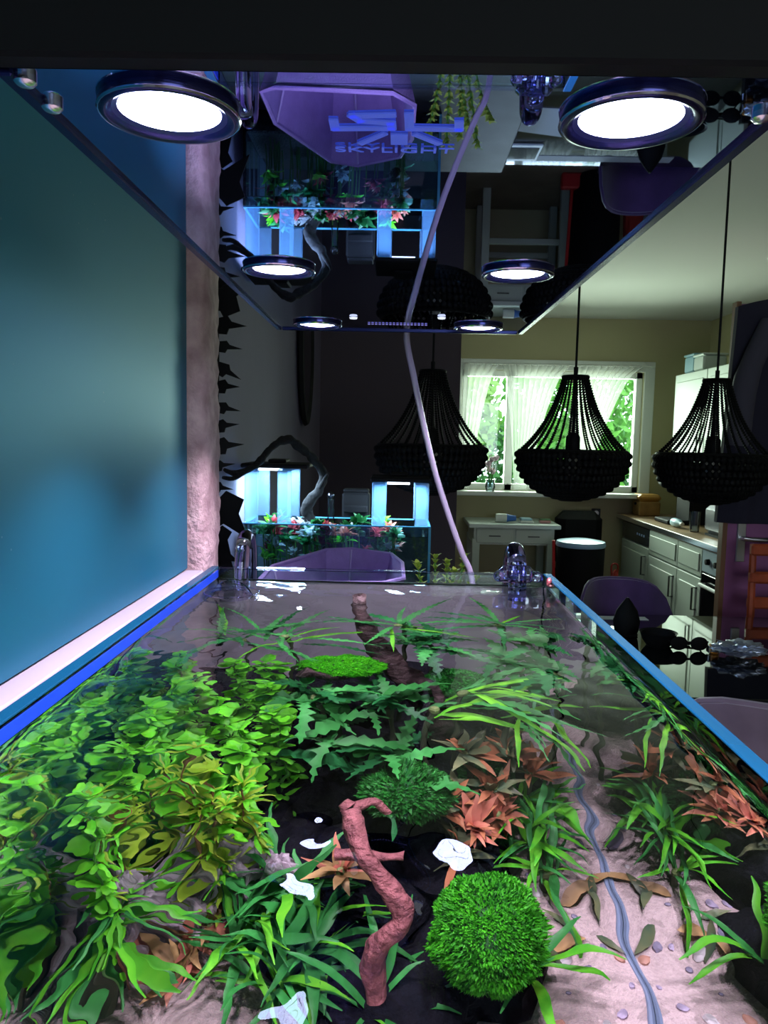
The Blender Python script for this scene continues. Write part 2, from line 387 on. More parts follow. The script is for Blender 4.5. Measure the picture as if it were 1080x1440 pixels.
# water: closed body with a rippled top
def water():
    x0, x1, y0, y1 = TX0+G+.0003, TX1-G-.0003, TY0+G+.0003, TY1-G-.0003
    zb = TZ0+.0002; nx, ny = 220, 430; b = B()
    rip = []; rr = random.Random(5)
    for k in range(9):
        a = rr.uniform(0, 2*PI); L = rr.uniform(.03, .11); rip.append((math.cos(a)*2*PI/L, math.sin(a)*2*PI/L, rr.uniform(0, 6), (.00006*L/.05)*2.0))
    fine = []
    for k in range(5):
        a = rr.uniform(0, 2*PI); L = rr.uniform(.013, .022); fine.append((math.cos(a)*2*PI/L, math.sin(a)*2*PI/L, rr.uniform(0, 6), .000035*L/.017))
    for j in range(ny+1):
        for i in range(nx+1):
            x = x0+(x1-x0)*i/nx; y = y0+(y1-y0)*j/ny
            z = sum(am*math.sin(kx*x+ky*y+ph) for kx, ky, ph, am in rip)
            amp = .45+1.1*max(0, min(1, (-.02-x)/.2))*max(0, min(1, (1.15-y)/.4))
            z = z*amp+(.0008)*amp*noise.noise(Vector((x*22, y*22, 3)))
            z += (amp-.3)*sum(am*math.sin(kx*x+ky*y+ph) for kx, ky, ph, am in fine)
            e = min(x-x0, x1-x, y-y0, y1-y)
            b.v.append(Vector((x, y, ZW+z*min(1, e/.02)+.0022*math.exp(-e/.003))))
    for j in range(ny):
        for i in range(nx):
            a = j*(nx+1)+i; b.f.append((a, a+1, a+nx+2, a+nx+1))
    nt = len(b.f); per = list(range(nx+1))+[j*(nx+1)+nx for j in range(1, ny+1)]+[ny*(nx+1)+i for i in range(nx-1, -1, -1)]+[j*(nx+1) for j in range(ny-1, 0, -1)]
    bl = len(b.v); L = len(per)
    for p in per: b.v.append(Vector((b.v[p].x, b.v[p].y, zb)))
    for k in range(L): b.f.append((per[(k+1) % L], per[k], bl+k, bl+(k+1) % L))
    b.f.append(tuple(bl+k for k in reversed(range(L))))
    o = b.build('water', glassmat('water', (.97, .99, .985), 1.333), None, True, 50)
    o.cycles.is_caustics_caster = True
    tag(o, 'clear rippled water filling the large aquarium', 'water', kind='stuff')
water()

INTANK = []            # things under water: receive the light focused by the water
def sandz(x, y):
    return .622+.012*noise.noise(Vector((x*5, y*5, 1)))+.03*max(0, (y-.9))+.02*max(0, -x-.05)
sb = B()
sx0, sx1, sy0, sy1 = TX0+G+.001, TX1-G-.001, TY0+G+.001, TY1-G-.001
sb.grid(lambda u, v: (sx0+(sx1-sx0)*u, sy0+(sy1-sy0)*v, sandz(sx0+(sx1-sx0)*u, sy0+(sy1-sy0)*v)+.0012*noise.noise(Vector((u*160, v*300, 0)))), 90, 170)
SANDM = P('pink_sand', (.68, .52, .50), .9, var=.25, vscale=260, bump=.6, bscale=400)
so = sb.build('sand', SANDM, None, True); tag(so, 'pale pink fine sand covering the aquarium bottom', 'sand', kind='stuff'); INTANK.append(so)

# ---- leaves
def leafm(name, mat, L, W, phi0, bend, prof='strap', n=7, fold=.25, twist=0., seed=0, wav=0.):
    rr = random.Random(seed); b = B(); p = Vector((0, 0, 0)); ph = phi0
    for k in range(n+1):
        t = k/n
        if prof == 'strap': w_ = W*min(1, .35+2.2*t)*(1-max(0, t-.7)/.3*.85)
        elif prof == 'oval': w_ = W*max(.06, math.sin(PI*min(1, t**.8*.97+.03)))
        elif prof == 'spoon': w_ = W*(.12+.88*math.sin(PI*min(1, max(0, (t-.25))/.78))**.8 if t > .25 else .12)
        else: w_ = W*max(.05, math.sin(PI*min(1, t**.75*.98+.02)))*(1 if k % 2 else .42)
        d = Vector((math.cos(ph), 0, math.sin(ph))); nrm = Vector((-math.sin(ph), 0, math.cos(ph))); tw = twist*t
        sd = Vector((0, 1, 0))*math.cos(tw)+nrm*math.sin(tw)
        wv = wav*math.sin(t*17+seed)*W
        back = d*(L/n*.35) if prof == 'serr' and k % 2 else Vector((0, 0, 0))
        b.v += [p+sd*w_+nrm*(fold*w_+wv)+back, p, p-sd*w_+nrm*(fold*w_-wv)+back]
        p = p+d*(L/n); ph -= bend/n
    for k in range(n):
        a = k*3; b.f += [(a, a+1, a+4, a+3), (a+1, a+2, a+5, a+4)]
    return b.mesh(name, mat, True, None, 80)
def rotm(az, tilt=0., roll=0., s=1., loc=(0, 0, 0)):
    return Matrix.Translation(loc) @ Matrix.Rotation(az, 4, 'Z') @ Matrix.Rotation(-tilt, 4, 'Y') @ Matrix.Rotation(roll, 4, 'X') @ Matrix.Scale(s, 4)
TB = ((TX0+G+.003, TY0+G+.003, TZ0+.004), (TX1-G-.003, TY1-G-.007, ZW-.003))      # inside of the large tank
STB = ((-.398, 2.027, .955), (.088, 2.213, 1.26))                                  # inside of the small tank, leaves may rise above it
def inside(me, M, loc, bb):
    for v in me.vertices:
        p = M @ v.co
        for q in range(3):
            if not bb[0][q] <= p[q]+loc[q] <= bb[1][q]: return False
    return True
def fit_child(part, me, t, mk, loc, bb, rnd):
    """place a leaf; turn and shrink it until it stays inside the glass"""
    for k in range(14):
        M = mk(0 if k == 0 else rnd.uniform(-1.6, 1.6), .95**k, -.07*k)
        if inside(me, M, loc, bb): return child(part, me, t, M)
def rosette(name, label, cat, loc, meshes, n, group, rnd, tilt=(0, .9), smin=.7, smax=1.15, part='leaf', hz=.0, az0=None, azr=None, crown=None, jit=.004, bb=None):
    t = thing(name, loc, label, cat, group)
    for k in range(n):
        az = k*2.39996+rnd.uniform(-.3, .3) if az0 is None else az0+rnd.uniform(-azr, azr)
        f = (k+.5)/n
        ti = tilt[0]+(tilt[1]-tilt[0])*f+rnd.uniform(-.15, .15); ro = rnd.uniform(-.3, .3); s_ = rnd.uniform(smin, smax); of = (rnd.gauss(0, jit), rnd.gauss(0, jit), hz*f-abs(rnd.gauss(0, jit))*.5)
        fit_child(part, rnd.choice(meshes), t, lambda da, ds, dt: rotm(az+da, ti+dt, ro, s_*ds, of), loc, bb or TB, rnd)
    if crown: child('crown', crown, t)
    INTANK.append(t); return t
CROWN = B().ball((0, 0, .002), .007, 8, 5).mesh('crown', P('plant_crown', (.12, .16, .05), .8))
G1 = leafmat('leaf_bright', (.05, .36, .02), (.20, .62, .03), 30)
G2 = leafmat('leaf_mid', (.02, .17, .03), (.06, .32, .07), 30)
G3 = leafmat('leaf_dark', (.008, .075, .02), (.02, .15, .04), 30, .35)
G4 = leafmat('leaf_yellow', (.20, .42, .02), (.42, .52, .05), 30)
G5 = leafmat('leaf_lime', (.06, .44, .012), (.18, .66, .025), 40)
BR = leafmat('leaf_copper', (.30, .09, .045), (.42, .17, .08), 40, .4, .2)
PK = leafmat('leaf_pink', (.55, .13, .10), (.62, .24, .15), 40, .4, .2)
BD = leafmat('leaf_bronze_green', (.05, .10, .06), (.14, .15, .07), 40, .3, .2)
TN = leafmat('leaf_tan', (.28, .15, .06), (.38, .24, .10), 40, .5, .2)

# ---- stones (dark lava mound and pale pinkish rocks)
DRK = P('dark_lava_rock', (.004, .004, .006), .9, spec=.08, var=.4, vscale=40, bump=.8, bscale=90)
PRK = P('pale_pink_rock', (.22, .16, .21), .8, col2=(.66, .55, .60), var=.5, vscale=38, bump=.9, bscale=50)
def rock(x, y, z, r, sq, mat, seed, label, group=None, sub=4):
    b = icos(r, sub, seed, .35 if mat is DRK else .55, 1.3 if mat is DRK else 1.9, sq); zmin = min(v.y*0+v.z for v in b.v)
    o = bpy.data.objects.new('rock', b.mesh('rock', mat, True, None, 50)); COL.objects.link(o); o.location = (x, y, z)
    tag(o, label, 'rock', group); INTANK.append(o); return o
k = 0
for (x, y, r, hz) in ((-.20, .98, .10, .8), (-.07, 1.02, .11, .9), (.06, 1.08, .10, .8), (-.24, 1.18, .11, .9), (-.10, 1.22, .10, 1.0), (.06, 1.24, .10, .9), (.17, 1.24, .08, .7), (-.06, .83, .095, .75), (.05, .88, .09, .7), (.10, .76, .07, .6), (.01, .70, .08, .6), (-.12, .86, .08, .7), (.15, 1.02, .07, .6), (-.29, 1.02, .08, .9), (-.06, .62, .06, .5)):
    k += 1; rock(x, y, sandz(x, y)+r*hz*.35, r, (1, 1, hz), DRK, k, 'dark lava rock heaped under the water plants', 'dark rocks of the planted mound', 3)
for (px, py, zt_, r, l) in ((45, 1190, .80, .030, 'pale pink rock against the aquarium side glass by the ledge'), (125, 1215, .76, .026, 'pitted pale pink rock under the bright stem plants'), (215, 1235, .73, .028, 'broad pale pink rock between stem plants and strap leaf tuft'), (265, 1200, .77, .024, 'pale pink rock behind the broad pink rock'),
                         (330, 1195, .76, .022, 'upright pale pink rock beside the strap leaf tuft'), (225, 1285, .69, .026, 'low pale pink rock behind the tan rosettes'), (390, 1215, .75, .020, 'pale pink rock half covered by the strap leaf tuft'), (300, 1255, .70, .020, 'small pale pink rock amid the tan rosettes'), (90, 1260, .70, .03, 'pale pink rock behind the ledge side strap plant')):
    k += 1; p = wat(px, py, zt_); x = max(p.x, TX0+.02+r); y = p.y+.01; z0_ = sandz(x, y)-.01
    rock(x, y, (zt_+z0_)/2, r*1.15, (1.2, .9, (zt_-z0_)/2/r/1.15), PRK, k, l)
# pebbles
PB = [icos(.0045, 2, 40+q, .25, 1.2, (1.2, 1, .7)) for q in range(4)]
PM = [P('pebble_white', (.75, .68, .68), .6), P('pebble_grey', (.16, .14, .2), .6), P('pebble_rust', (.35, .17, .12), .6), P('pebble_lilac', (.4, .33, .45), .6)]
PL = ['tiny whitish pebble on the pink sand', 'tiny dark grey pebble on the pink sand', 'tiny rust brown pebble on the pink sand', 'tiny lilac grey pebble on the pink sand']
PBM = [PB[q].mesh('pebble', PM[q], True) for q in range(4)]
for q in range(100):
    x = R.uniform(.10, .255) if q < 80 else R.uniform(-.28, -.12); y = R.uniform(.55, 1.05) if q < 80 else R.uniform(.45, .62)
    o = bpy.data.objects.new('pebble', PBM[q % 4]); COL.objects.link(o); s = R.uniform(.5, 1.5); o.scale = (s, s, s); o.rotation_euler.z = R.uniform(0, 6)
    o.location = (x, y, sandz(x, y)+.001); tag(o, PL[q % 4], 'pebble', ('whitish', 'dark grey', 'rust brown', 'lilac grey')[q % 4]+' pebbles on the sand'); INTANK.append(o)

# ---- driftwood
WD = P('red_driftwood', (.13, .03, .035), .75, col2=(.27, .085, .09), var=.4, vscale=45, bump=.9, bscale=110)
WDD = P('dark_driftwood', (.035, .018, .018), .8, var=.4, vscale=40, bump=.9, bscale=90)
def smooth_path(pts, sub=5):
    pts = [Vector(p) for p in pts]; out = []
    for k in range(len(pts)-1):
        p0, p1, p2, p3 = pts[max(k-1, 0)], pts[k], pts[k+1], pts[min(k+2, len(pts)-1)]
        for j in range(sub):
            t = j/sub; out.append(.5*((2*p1)+(p2-p0)*t+(2*p0-5*p1+4*p2-p3)*t*t+(3*p1-p0-3*p2+p3)*t**3))
    out.append(pts[-1]); return out
def interp(vals, n):
    out = []
    for k in range(n):
        t = k/(n-1)*(len(vals)-1); i = min(int(t), len(vals)-2); out.append(vals[i]+(vals[i+1]-vals[i])*(t-i))
    return out
def branch(name, pts, rs, mat, label, cat='driftwood', twigs=(), tank_=True, nz=.45, nsc=55):
    pa = smooth_path(pts, 6); t = thing(name, min(pa, key=lambda p: p.z).copy(), label, cat)
    B().tube(pa, interp(rs, len(pa)), 14, nz=nz, nsc=nsc).build('main_branch', mat, t, True, 70)
    for tp, tr in twigs:
        q = smooth_path(tp, 5); B().tube(q, interp(tr, len(q)), 10, nz=nz, nsc=nsc).build('twig', mat, t, True, 70)
    if tank_: INTANK.append(t)
    return t
st = [wat(*q) for q in ((490, 1140, .90), (512, 1190, .88), (545, 1245, .85), (566, 1295, .82), (535, 1325, .80), (523, 1350, .775), (532, 1395, .745))]
branch('driftwood_stick', st, [.0115, .0105, .0105, .010, .0105, .011, .0115], WD, 'crooked reddish driftwood stick pointing up beside the moss ball',
       twigs=[([wat(495, 1138, .895), wat(525, 1128, .9), wat(548, 1150, .88)], [.009, .007, .005]), ([wat(485, 1135, .9), wat(478, 1128, .905)], [.011, .008])], nz=.28, nsc=70)
tr = [wat(505, 846, 1.165)+Vector((0, 0, .012)), wat(507, 862, 1.12), wat(520, 890, 1.05), wat(545, 925, .96), wat(575, 955, .90), wat(600, 985, .84), wat(620, 1030, .74)]
branch('driftwood_log', tr, [.011, .012, .016, .02, .022, .022, .03], WDD, 'dark driftwood log rising to break the water surface',
       twigs=[([tr[3], wat(480, 950, .95), wat(420, 945, .97)], [.016, .014, .01]), ([tr[4], wat(610, 965, .93), wat(618, 990, .9)], [.012, .009, .006])])
branch('driftwood_twig', [wat(470, 1195, .80), wat(520, 1197, .80), wat(570, 1196, .80)], [.006, .007, .005], WD, 'thin reddish twig lying crosswise behind the driftwood stick')

# ---- moss
def moss(name, label, c, rad, n, mat, seed, size=.0042, sq=(1, 1, 1), support=True):
    t = thing(name, (c[0], c[1], c[2]-rad*sq[2]), label, 'moss'); rr = random.Random(seed); b = B(); c = Vector(c)
    for q in range(n):
        d = Vector((rr.gauss(0, 1), rr.gauss(0, 1), rr.gauss(0, 1))).normalized()
        lump = 1+.10*noise.noise(d*3+Vector((seed, 0, 0)))+.07*noise.noise(d*9+Vector((seed, 0, 0)))
        p = Vector((d.x*sq[0], d.y*sq[1], d.z*sq[2]))*rad*lump*(.90+.12*rr.random())
        o = (d+Vector((rr.uniform(-.8, .8), rr.uniform(-.8, .8), rr.uniform(-.8, .8)))).normalized(); s = o.cross(d); s = s.normalized() if s.length > 1e-4 else d.orthogonal()
        L = size*rr.uniform(.7, 1.5); w_ = L*.33; i = len(b.v); p = c+p
        b.v += [p-o*L*.5, p+s*w_, p+o*L, p-s*w_]; b.f.append((i, i+1, i+2, i+3))
    o = b.build('moss_fronds', mat, t); o['kind'] = 'stuff'
    q = icos(rad*.9, 3, seed, .12, 1.6, sq); q.v = [v+c for v in q.v]; q.build('core', P('moss_core', (.008, .05, .008), .9), t, True)
    INTANK.append(t)
MS = leafmat('moss_green', (.016, .18, .006), (.06, .42, .01), 60, .6, .3); MSD = leafmat('moss_dark', (.01, .14, .015), (.03, .28, .03), 60, .6, .3); MSL = leafmat('moss_lime', (.045, .40, .01), (.11, .6, .015), 60, .6, .3)
m0 = wat(688, 1312, .745); moss('moss_ball', 'round bright green moss ball beside the driftwood stick', m0, .056, 30000, MS, 11, .0027)
m0 = wat(478, 936, .965); moss('moss_cushion', 'flat lime green moss cushion on the dark driftwood', m0,   .062, 16000, MSL, 12, .003, (1, .6, .34))
m0 = wat(570, 1115, .80); moss('moss_tuft', 'loose dark green moss tuft behind the driftwood stick', m0, .05, 6000, MSD, 13, .0055, (1.1, .9, .7))
m0 = wat(640, 960, .90); moss('moss_tuft', 'dark moss tuft clinging below the floating fern leaves', m0, .04, 3500, MSD, 14, .005, (1.2, .9, .6))
m0 = wat(800, 1120, .70); moss('moss_tuft', 'dark green moss bank along the edge of the pink sand', (.125, .97, .685), .05, 6000, MSD, 15, .006, (.8, 1.6, 1))

# ---- stem plants: bright thicket at the ledge side
LS = [leafm('leaf', G5, .023, .0066, .35, .9, 'spoon', 5, .2, seed=q) for q in range(3)]+[leafm('leaf', G1, .023, .0055, .2, 1.0, 'spoon', 5, .2, seed=q+5) for q in range(2)]
LY = [leafm('leaf', G4, .030, .0026, .6, 1.1, 'strap', 5, .2, seed=q) for q in range(3)]+[leafm('leaf', G5, .030, .0032, .4, 1.1, 'strap', 5, .2, seed=q) for q in range(2)]
STEM = P('stem_green', (.06, .2, .03), .6); STEMR = P('stem_red', (.22, .09, .04), .6)
def stemplant(label, group, base, top, meshes, nw, per, rnd, smat=STEM, s0=.75, s1=1.2, name='stem_plant'):
    t = thing(name, base, label, 'water plant', group); base = Vector(base); top = Vector(top)
    mid = (base+top)/2+Vector((rnd.uniform(-.02, .02), rnd.uniform(-.02, .02), 0)); pa = smooth_path([base, mid, top], 6)
    B().tube(pa, .0017, 5).build('stem', smat, t, True)
    for k in range(nw):
        f = .25+.75*k/(nw-1); p = pa[min(int(f*(len(pa)-1)), len(pa)-1)]-base; a0 = rnd.uniform(0, 6)
        if k == nw-1: p = top-base
        for q in range(per):
            az = a0+2*PI*q/per+rnd.uniform(-.2, .2); ti = rnd.uniform(-.1, .5)+(.35 if k == nw-1 else 0); s_ = rnd.uniform(s0, s1)*(.8 if k == nw-1 else 1)
            fit_child('leaf', rnd.choice(meshes), t, lambda da, ds, dt: rotm(az+da, ti+dt, 0, s_*ds, p), base, TB, rnd)
    INTANK.append(t)
r1 = random.Random(21)
SP = [(190, 935, 1.02), (120, 985, 1.0), (250, 960, 1.0), (160, 1010, .98), (330, 930, 1.0), (300, 985, .97), (370, 965, .96), (90, 1050, .99), (210, 1050, .95), (270, 1040, .93), (345, 1025, .92), (390, 1000, .93), (60, 1110, .98), (150, 1090, .93), (240, 920, 1.05), (380, 930, 1.0), (330, 1060, .9), (280, 950, 1.04)]
for q, (px, py, z) in enumerate(SP):
    tp = wat(px, py, z); tp.x = max(tp.x, TX0+.045)
    bs = Vector((tp.x+r1.uniform(-.02, .03), tp.y+r1.uniform(0, .05), 0)); bs.x = max(bs.x, TX0+.03); bs.y = min(bs.y, 1.3); bs.z = sandz(bs.x, bs.y)
    stemplant('tall stem plant with lime green spoon shaped leaves in the thicket by the ledge', 'lime green stem plants', bs, tp, LS, 12, 7, r1)
for q, (px, py, z) in enumerate([(235, 1085, .93), (290, 1090, .92), (320, 1130, .88), (90, 1110, .95), (215, 1110, .88), (270, 1060, .96), (180, 1130, .86), (345, 1100, .88), (130, 1130, .9)]):
    tp = wat(px, py, z); tp.x = max(tp.x, TX0+.045); bs = Vector((tp.x+r1.uniform(-.01, .02), tp.y+r1.uniform(0, .03), 0)); bs.z = sandz(bs.x, bs.y)
    stemplant('stem plant with thin yellow green whorled leaves before the lime thicket', 'yellow green whorled stem plants', bs, tp, LY, 9, 10, r1, STEMR)

# ---- ferns with toothed leaves
FD = [leafm('frond', G3, .13, .017, .55, 1.2, 'serr', 16, .15, .3, q) for q in range(3)]+[leafm('frond', G2, .12, .016, .4, 1.1, 'serr', 16, .15, -.3, q) for q in range(2)]
FM = [leafm('frond', G2, .115, .015, .35, 1.2, 'serr', 14, .15, .3, q) for q in range(4)]
FX = [leafm('frond', G2, .17, .0075, .25, .7, 'serr', 24, .1, .5, q) for q in range(3)]+[leafm('frond', G3, .15, .009, .3, .8, 'serr', 20, .1, -.4, q) for q in range(2)]+[leafm('frond', G1, .17, .004, .2, .6, 'strap', 10, .2, .4, 9)]
r2 = random.Random(5)
ferns = [((470, 1020, .86), FM, 11, 'water fern with pale green toothed fronds spreading over dark rock'), ((540, 985, .90), FD, 12, 'dark toothed water fern below the moss cushion'),
         ((400, 895, 1.05), FX, 11, 'long fronded fern reaching towards the glass inlet pipe'), ((340, 900, 1.04), FX, 9, 'long fronded fern above the lime stem plants'),
         ((560, 880, 1.08), FX, 13, 'long fronded fern around the driftwood tip'), ((600, 905, 1.03), FD, 12, 'dark fern crowded behind the hanging tube reflection'),
         ((730, 945, .95), FD, 12, 'dark toothed fern near the clear outlet pipe'), ((810, 950, .95), FD, 11, 'dark toothed fern against the side glass'), ((770, 905, 1.0), FD, 10, 'dark fern reaching up by the rear corner'),
         ((440, 980, .92), FD, 10, 'dark fern between the lime thicket and the pale fern'), ((530, 1080, .80), FD, 9, 'small dark fern over the moss tuft'), ((700, 880, 1.08), FX, 7, 'thin fern drifting just under the water surface')]
for q, (p, ms, n, l) in enumerate(ferns):
    c = wat(*p); c.y = min(c.y, 1.27); c.x = min(c.x, .225)
    rosette('water_fern', l, 'fern', c, ms, n+4, None, r2, (-.2, .7), .55, 1.05, 'frond', .01, crown=CROWN, jit=.016)
    t = INTANK[-1]; B().tube(smooth_path([c, c+Vector((.01, .01, -.06)), Vector((c.x, c.y+.01, sandz(c.x, c.y)))]), .004, 6).build('rhizome', P('rhizome', (.05, .06, .03), .8), t, True)
# long blades at the right
BL = [leafm('leaf', G1, .17, .0048, .35, .9, 'strap', 10, .25, .5, q) for q in range(3)]+[leafm('leaf', G2, .17, .0065, .3, .8, 'serr', 16, .2, .5, q) for q in range(2)]
for p, n, l in (((650, 975, .93), 11, 'long green bladed plant stretching over the copper leaves'), ((720, 1000, .90), 10, 'green bladed plant arching across to the side glass'), ((610, 1000, .9), 8, 'green bladed plant beside the tube reflection')):
    c = wat(*p); rosette('blade_plant', l, 'water plant', c, BL, n, None, r2, (-.1, .5), .7, 1.1, az0=-.25, azr=.85, crown=CROWN, jit=.014)
    B().tube(smooth_path([c, c+Vector((-.01, 0, -.08)), Vector((c.x, c.y, sandz(c.x, c.y)))]), .004, 6).build('rhizome', P('rhizome', (.05, .06, .03)), INTANK[-1], True)

# ---- copper leaved rosettes
BC = [leafm('leaf', BR, .052, .006, .5, .7, 'oval', 6, .2, .2, q, .12) for q in range(3)]+[leafm('leaf', BD, .052, .007, .4, .7, 'oval', 6, .2, .2, q, .1) for q in range(2)]
BP = [leafm('leaf', PK, .052, .0063, .5, .8, 'oval', 6, .2, .2, q, .14) for q in range(3)]+[leafm('leaf', BR, .05, .006, .4, .8, 'oval', 6, .2, .2, q, .1) for q in range(2)]
BT = [leafm('leaf', TN, .045, .0075, .3, .8, 'oval', 6, .2, .2, q, .1) for q in range(2)]+[leafm('leaf', PK, .05, .006, .4, .6, 'oval', 6, .2, .2, q, .1) for q in range(1)]
for p, ms, n, l in (((668, 1165, .73), BP, 16, 'pink copper leaved rosette next to the moss ball'), ((700, 1150, .72), BP, 11, 'pink copper rosette pressed against the strap leaf plant'), ((640, 1130, .74), BC, 12, 'copper rosette beside the loose moss tuft'),
                    ((660, 1062, .80), BC, 13, 'copper rosette with bronze green leaves under the long blades'), ((715, 1058, .79), BC, 13, 'copper rosette beside the pale sand channel'), ((750, 1085, .74), BC, 11, 'low copper rosette at the sand edge'), ((690, 1108, .76), BC, 12, 'copper and bronze rosette amid the copper group'),
                    ((480, 1225, .755), BT, 8, 'tan leaved rosette around the driftwood stick'), ((640, 1200, .70), BC, 6, 'small bronze rosette in the shadow of the moss ball'),
                    ((250, 1330, .66), BT, 10, 'tan leaved rosette on the sand between the strap plants'), ((230, 1370, .645), BT, 8, 'withered tan rosette lying on the front sand'), ((300, 1290, .68), BT, 7, 'tan rosette before the upright pink rock')):
    c = wat(*p); rosette('copper_rosette', l, 'water plant', c, ms, n+9, None, r2, (-.35, 1.15), .6, 1.15, crown=CROWN)
    B().tube(smooth_path([c, c+Vector((.0, 0, -.02)), Vector((c.x, c.y, min(c.z-.02, sandz(c.x, c.y))))]), .0035, 6).build('rhizome', P('rhizome', (.05, .06, .03)), INTANK[-1], True)

# ---- strap leaf plants
SLB = [leafm('leaf', G1, .115, .0045, 1.0, 1.5, 'strap', 8, .3, .4, q) for q in range(3)]+[leafm('leaf', G2, .115, .0042, .9, 1.5, 'strap', 8, .3, -.4, q) for q in range(2)]
SLD = [leafm('leaf', G2, .12, .0045, 1.0, 1.4, 'strap', 8, .3, .4, q) for q in range(3)]+[leafm('leaf', G1, .115, .0042, .9, 1.5, 'strap', 8, .3, -.4, q) for q in range(1)]
for p, ms, n, l in (((755, 1185, .66), SLB, 34, 'bright green strap leaf plant at the edge of the sand channel'), ((730, 1140, .66), SLB, 22, 'bright strap leaf plant behind the pink rosette'), ((770, 1235, .645), SLB, 12, 'low strap leaf plant bending over the sand'),
                    ((395, 1280, .68), SLD, 44, 'dense strap leaf tuft beside the driftwood stick'), ((440, 1340, .665), SLD, 36, 'shaded strap leaf tuft at the foot of the driftwood stick'), ((345, 1330, .665), SLD, 32, 'strap leaf tuft spreading over the pink rocks'), ((400, 1390, .65), SLD, 28, 'strap leaf tuft nearest the front glass'),
                    ((110, 1290, .72), SLB, 28, 'strap leaf plant spreading over the front sand by the ledge'), ((60, 1340, .69), SLB, 14, 'strap leaf plant pressed to the ledge side glass'), ((160, 1340, .67), SLB, 10, 'small strap leaf plant before the tan rosettes'),
                    ((740, 1375, .645), SLB, 9, 'small strap leaf plant under the moss ball'), ((520, 1430, .65), SLD, 12, 'strap leaf tuft below the driftwood stick')):
    c = wat(*p); c.x = max(c.x, TX0+.05); rosette('strap_leaf_plant', l, 'water plant', c, ms, n, None, r2, (-.35, .55), .6, 1.1, crown=CROWN)
    B().tube([c, Vector((c.x, c.y, min(c.z-.01, sandz(c.x, c.y)-.002)))], .005, 6).build('root_stock', P('rhizome', (.05, .06, .03)), INTANK[-1], True)
# brown fallen leaves along the sand seam
LF = [leafm('leaf', TN, .05, .009, .15, .5, 'oval', 6, .2, .3, q, .15) for q in range(2)]+[leafm('leaf', BD, .052, .007, .15, .5, 'oval', 6, .2, .3, q, .15) for q in range(2)]
for px, py, a in ((790, 1265, .4), (800, 1300, 2.5), (835, 1270, 1.2), (850, 1300, -.8), (775, 1320, .2), (815, 1255, -1.2), (790, 1345, 2.0), (845, 1245, .3), (760, 1350, 1.0), (770, 1300, 2.9)):
    p = wat(px, py, .632); p.x = min(p.x, TX1-.05); o = bpy.data.objects.new('fallen_leaf', R.choice(LF)); COL.objects.link(o); o.matrix_basis = rotm(a, .25, R.uniform(-.3, .3), R.uniform(.6, 1), (p.x, p.y, sandz(p.x, p.y)+.002))
    tag(o, 'withered leaf lying on the pink sand', 'leaf', 'fallen leaves along the sand channel'); INTANK.append(o)

# ---- pipes on the rear rim
CG = glassmat('pipe_glass', (.93, .90, 1.0), 1.45)
AC = glassmat('clear_acrylic', (.80, .78, 1.0), 1.49, .04)
t = thing('glass_lily_pipe', (-.262, 1.30, 1.12), 'clear glass lily pipe hooked over the aquarium rim next to the beam', 'pipe')
pa = smooth_path([(-.262, 1.378, 1.09), (-.262, 1.378, 1.20), (-.262, 1.366, 1.232), (-.262, 1.342, 1.243), (-.262, 1.318, 1.232), (-.262, 1.306, 1.20), (-.262, 1.302, 1.150), (-.262, 1.290, 1.128)], 6)
B().tube(pa, .0125, 16).build('u_tube', CG, t, True)
Mt = Matrix.Rotation(math.radians(100), 3, 'X')
B().lathe([(.010, 0), (.012, .02), (.02, .05), (.036, .075), (.037, .0755), (.034, .072), (.018, .048), (.010, .02), (.0085, 0)], (-.262, 1.29, 1.128), 28, M=Matrix.Rotation(math.radians(72), 3, 'X')).build('trumpet_mouth', CG, t, True)
B().tube([Vector((-.258+.043*math.cos(a), 1.205+.045*math.sin(a), ZW+.0045)) for a in [2*PI*q/40 for q in range(40)]], .0012, 6, close=True).build('mouth_rim', CG, t, True)
t = thing('acrylic_outlet_pipe', (.212, 1.30, 1.10), 'clear acrylic bent pipe clamped to the rear rim', 'pipe')
pa = smooth_path([(.212, 1.378, 1.09), (.212, 1.378, 1.19), (.212, 1.366, 1.218), (.212, 1.342, 1.228), (.212, 1.318, 1.218), (.212, 1.306, 1.19), (.212, 1.304, 1.14), (.212, 1.304, 1.09)], 6)
B().tube(pa, .0155, 18).build('u_tube', AC, t, True)
bx((.182, 1.312, 1.176), (.242, 1.336, 1.204), .006).build('clamp', AC, t, True)
for x in (.180, .244): B().lathe([(.004, 0), (.009, .001), (.010, .006), (.007, .012), (.009, .016), (.004, .018)], (x, 1.31, 1.19), 12, M=Matrix.Rotation(PI/2, 3, 'X')).build('clamp_knob', AC, t, True)
# snail on the side glass
t = thing('pond_snail', (.262, 1.28, 1.178), 'tiny dark red snail on the inner side glass', 'snail')
def shell():
    pa = []; rs = []
    for q in range(26):
        a = q*.45; f = 1-q/30; pa.append(Vector((.262-.004*(1-f), 1.28+.006*f*math.cos(a), 1.184+.006*f*math.sin(a)))); rs.append(.0045*f)
    return B().tube(pa, rs, 8)
shell().build('shell', P('snail_shell', (.25, .06, .07), .3), t, True)
B().tube([(.262, 1.265, 1.181), (.262, 1.275, 1.180), (.262, 1.29, 1.180), (.262, 1.297, 1.181)], [.001, .003, .003, .001], 8).build('foot', P('snail_foot', (.2, .1, .1), .4), t, True)

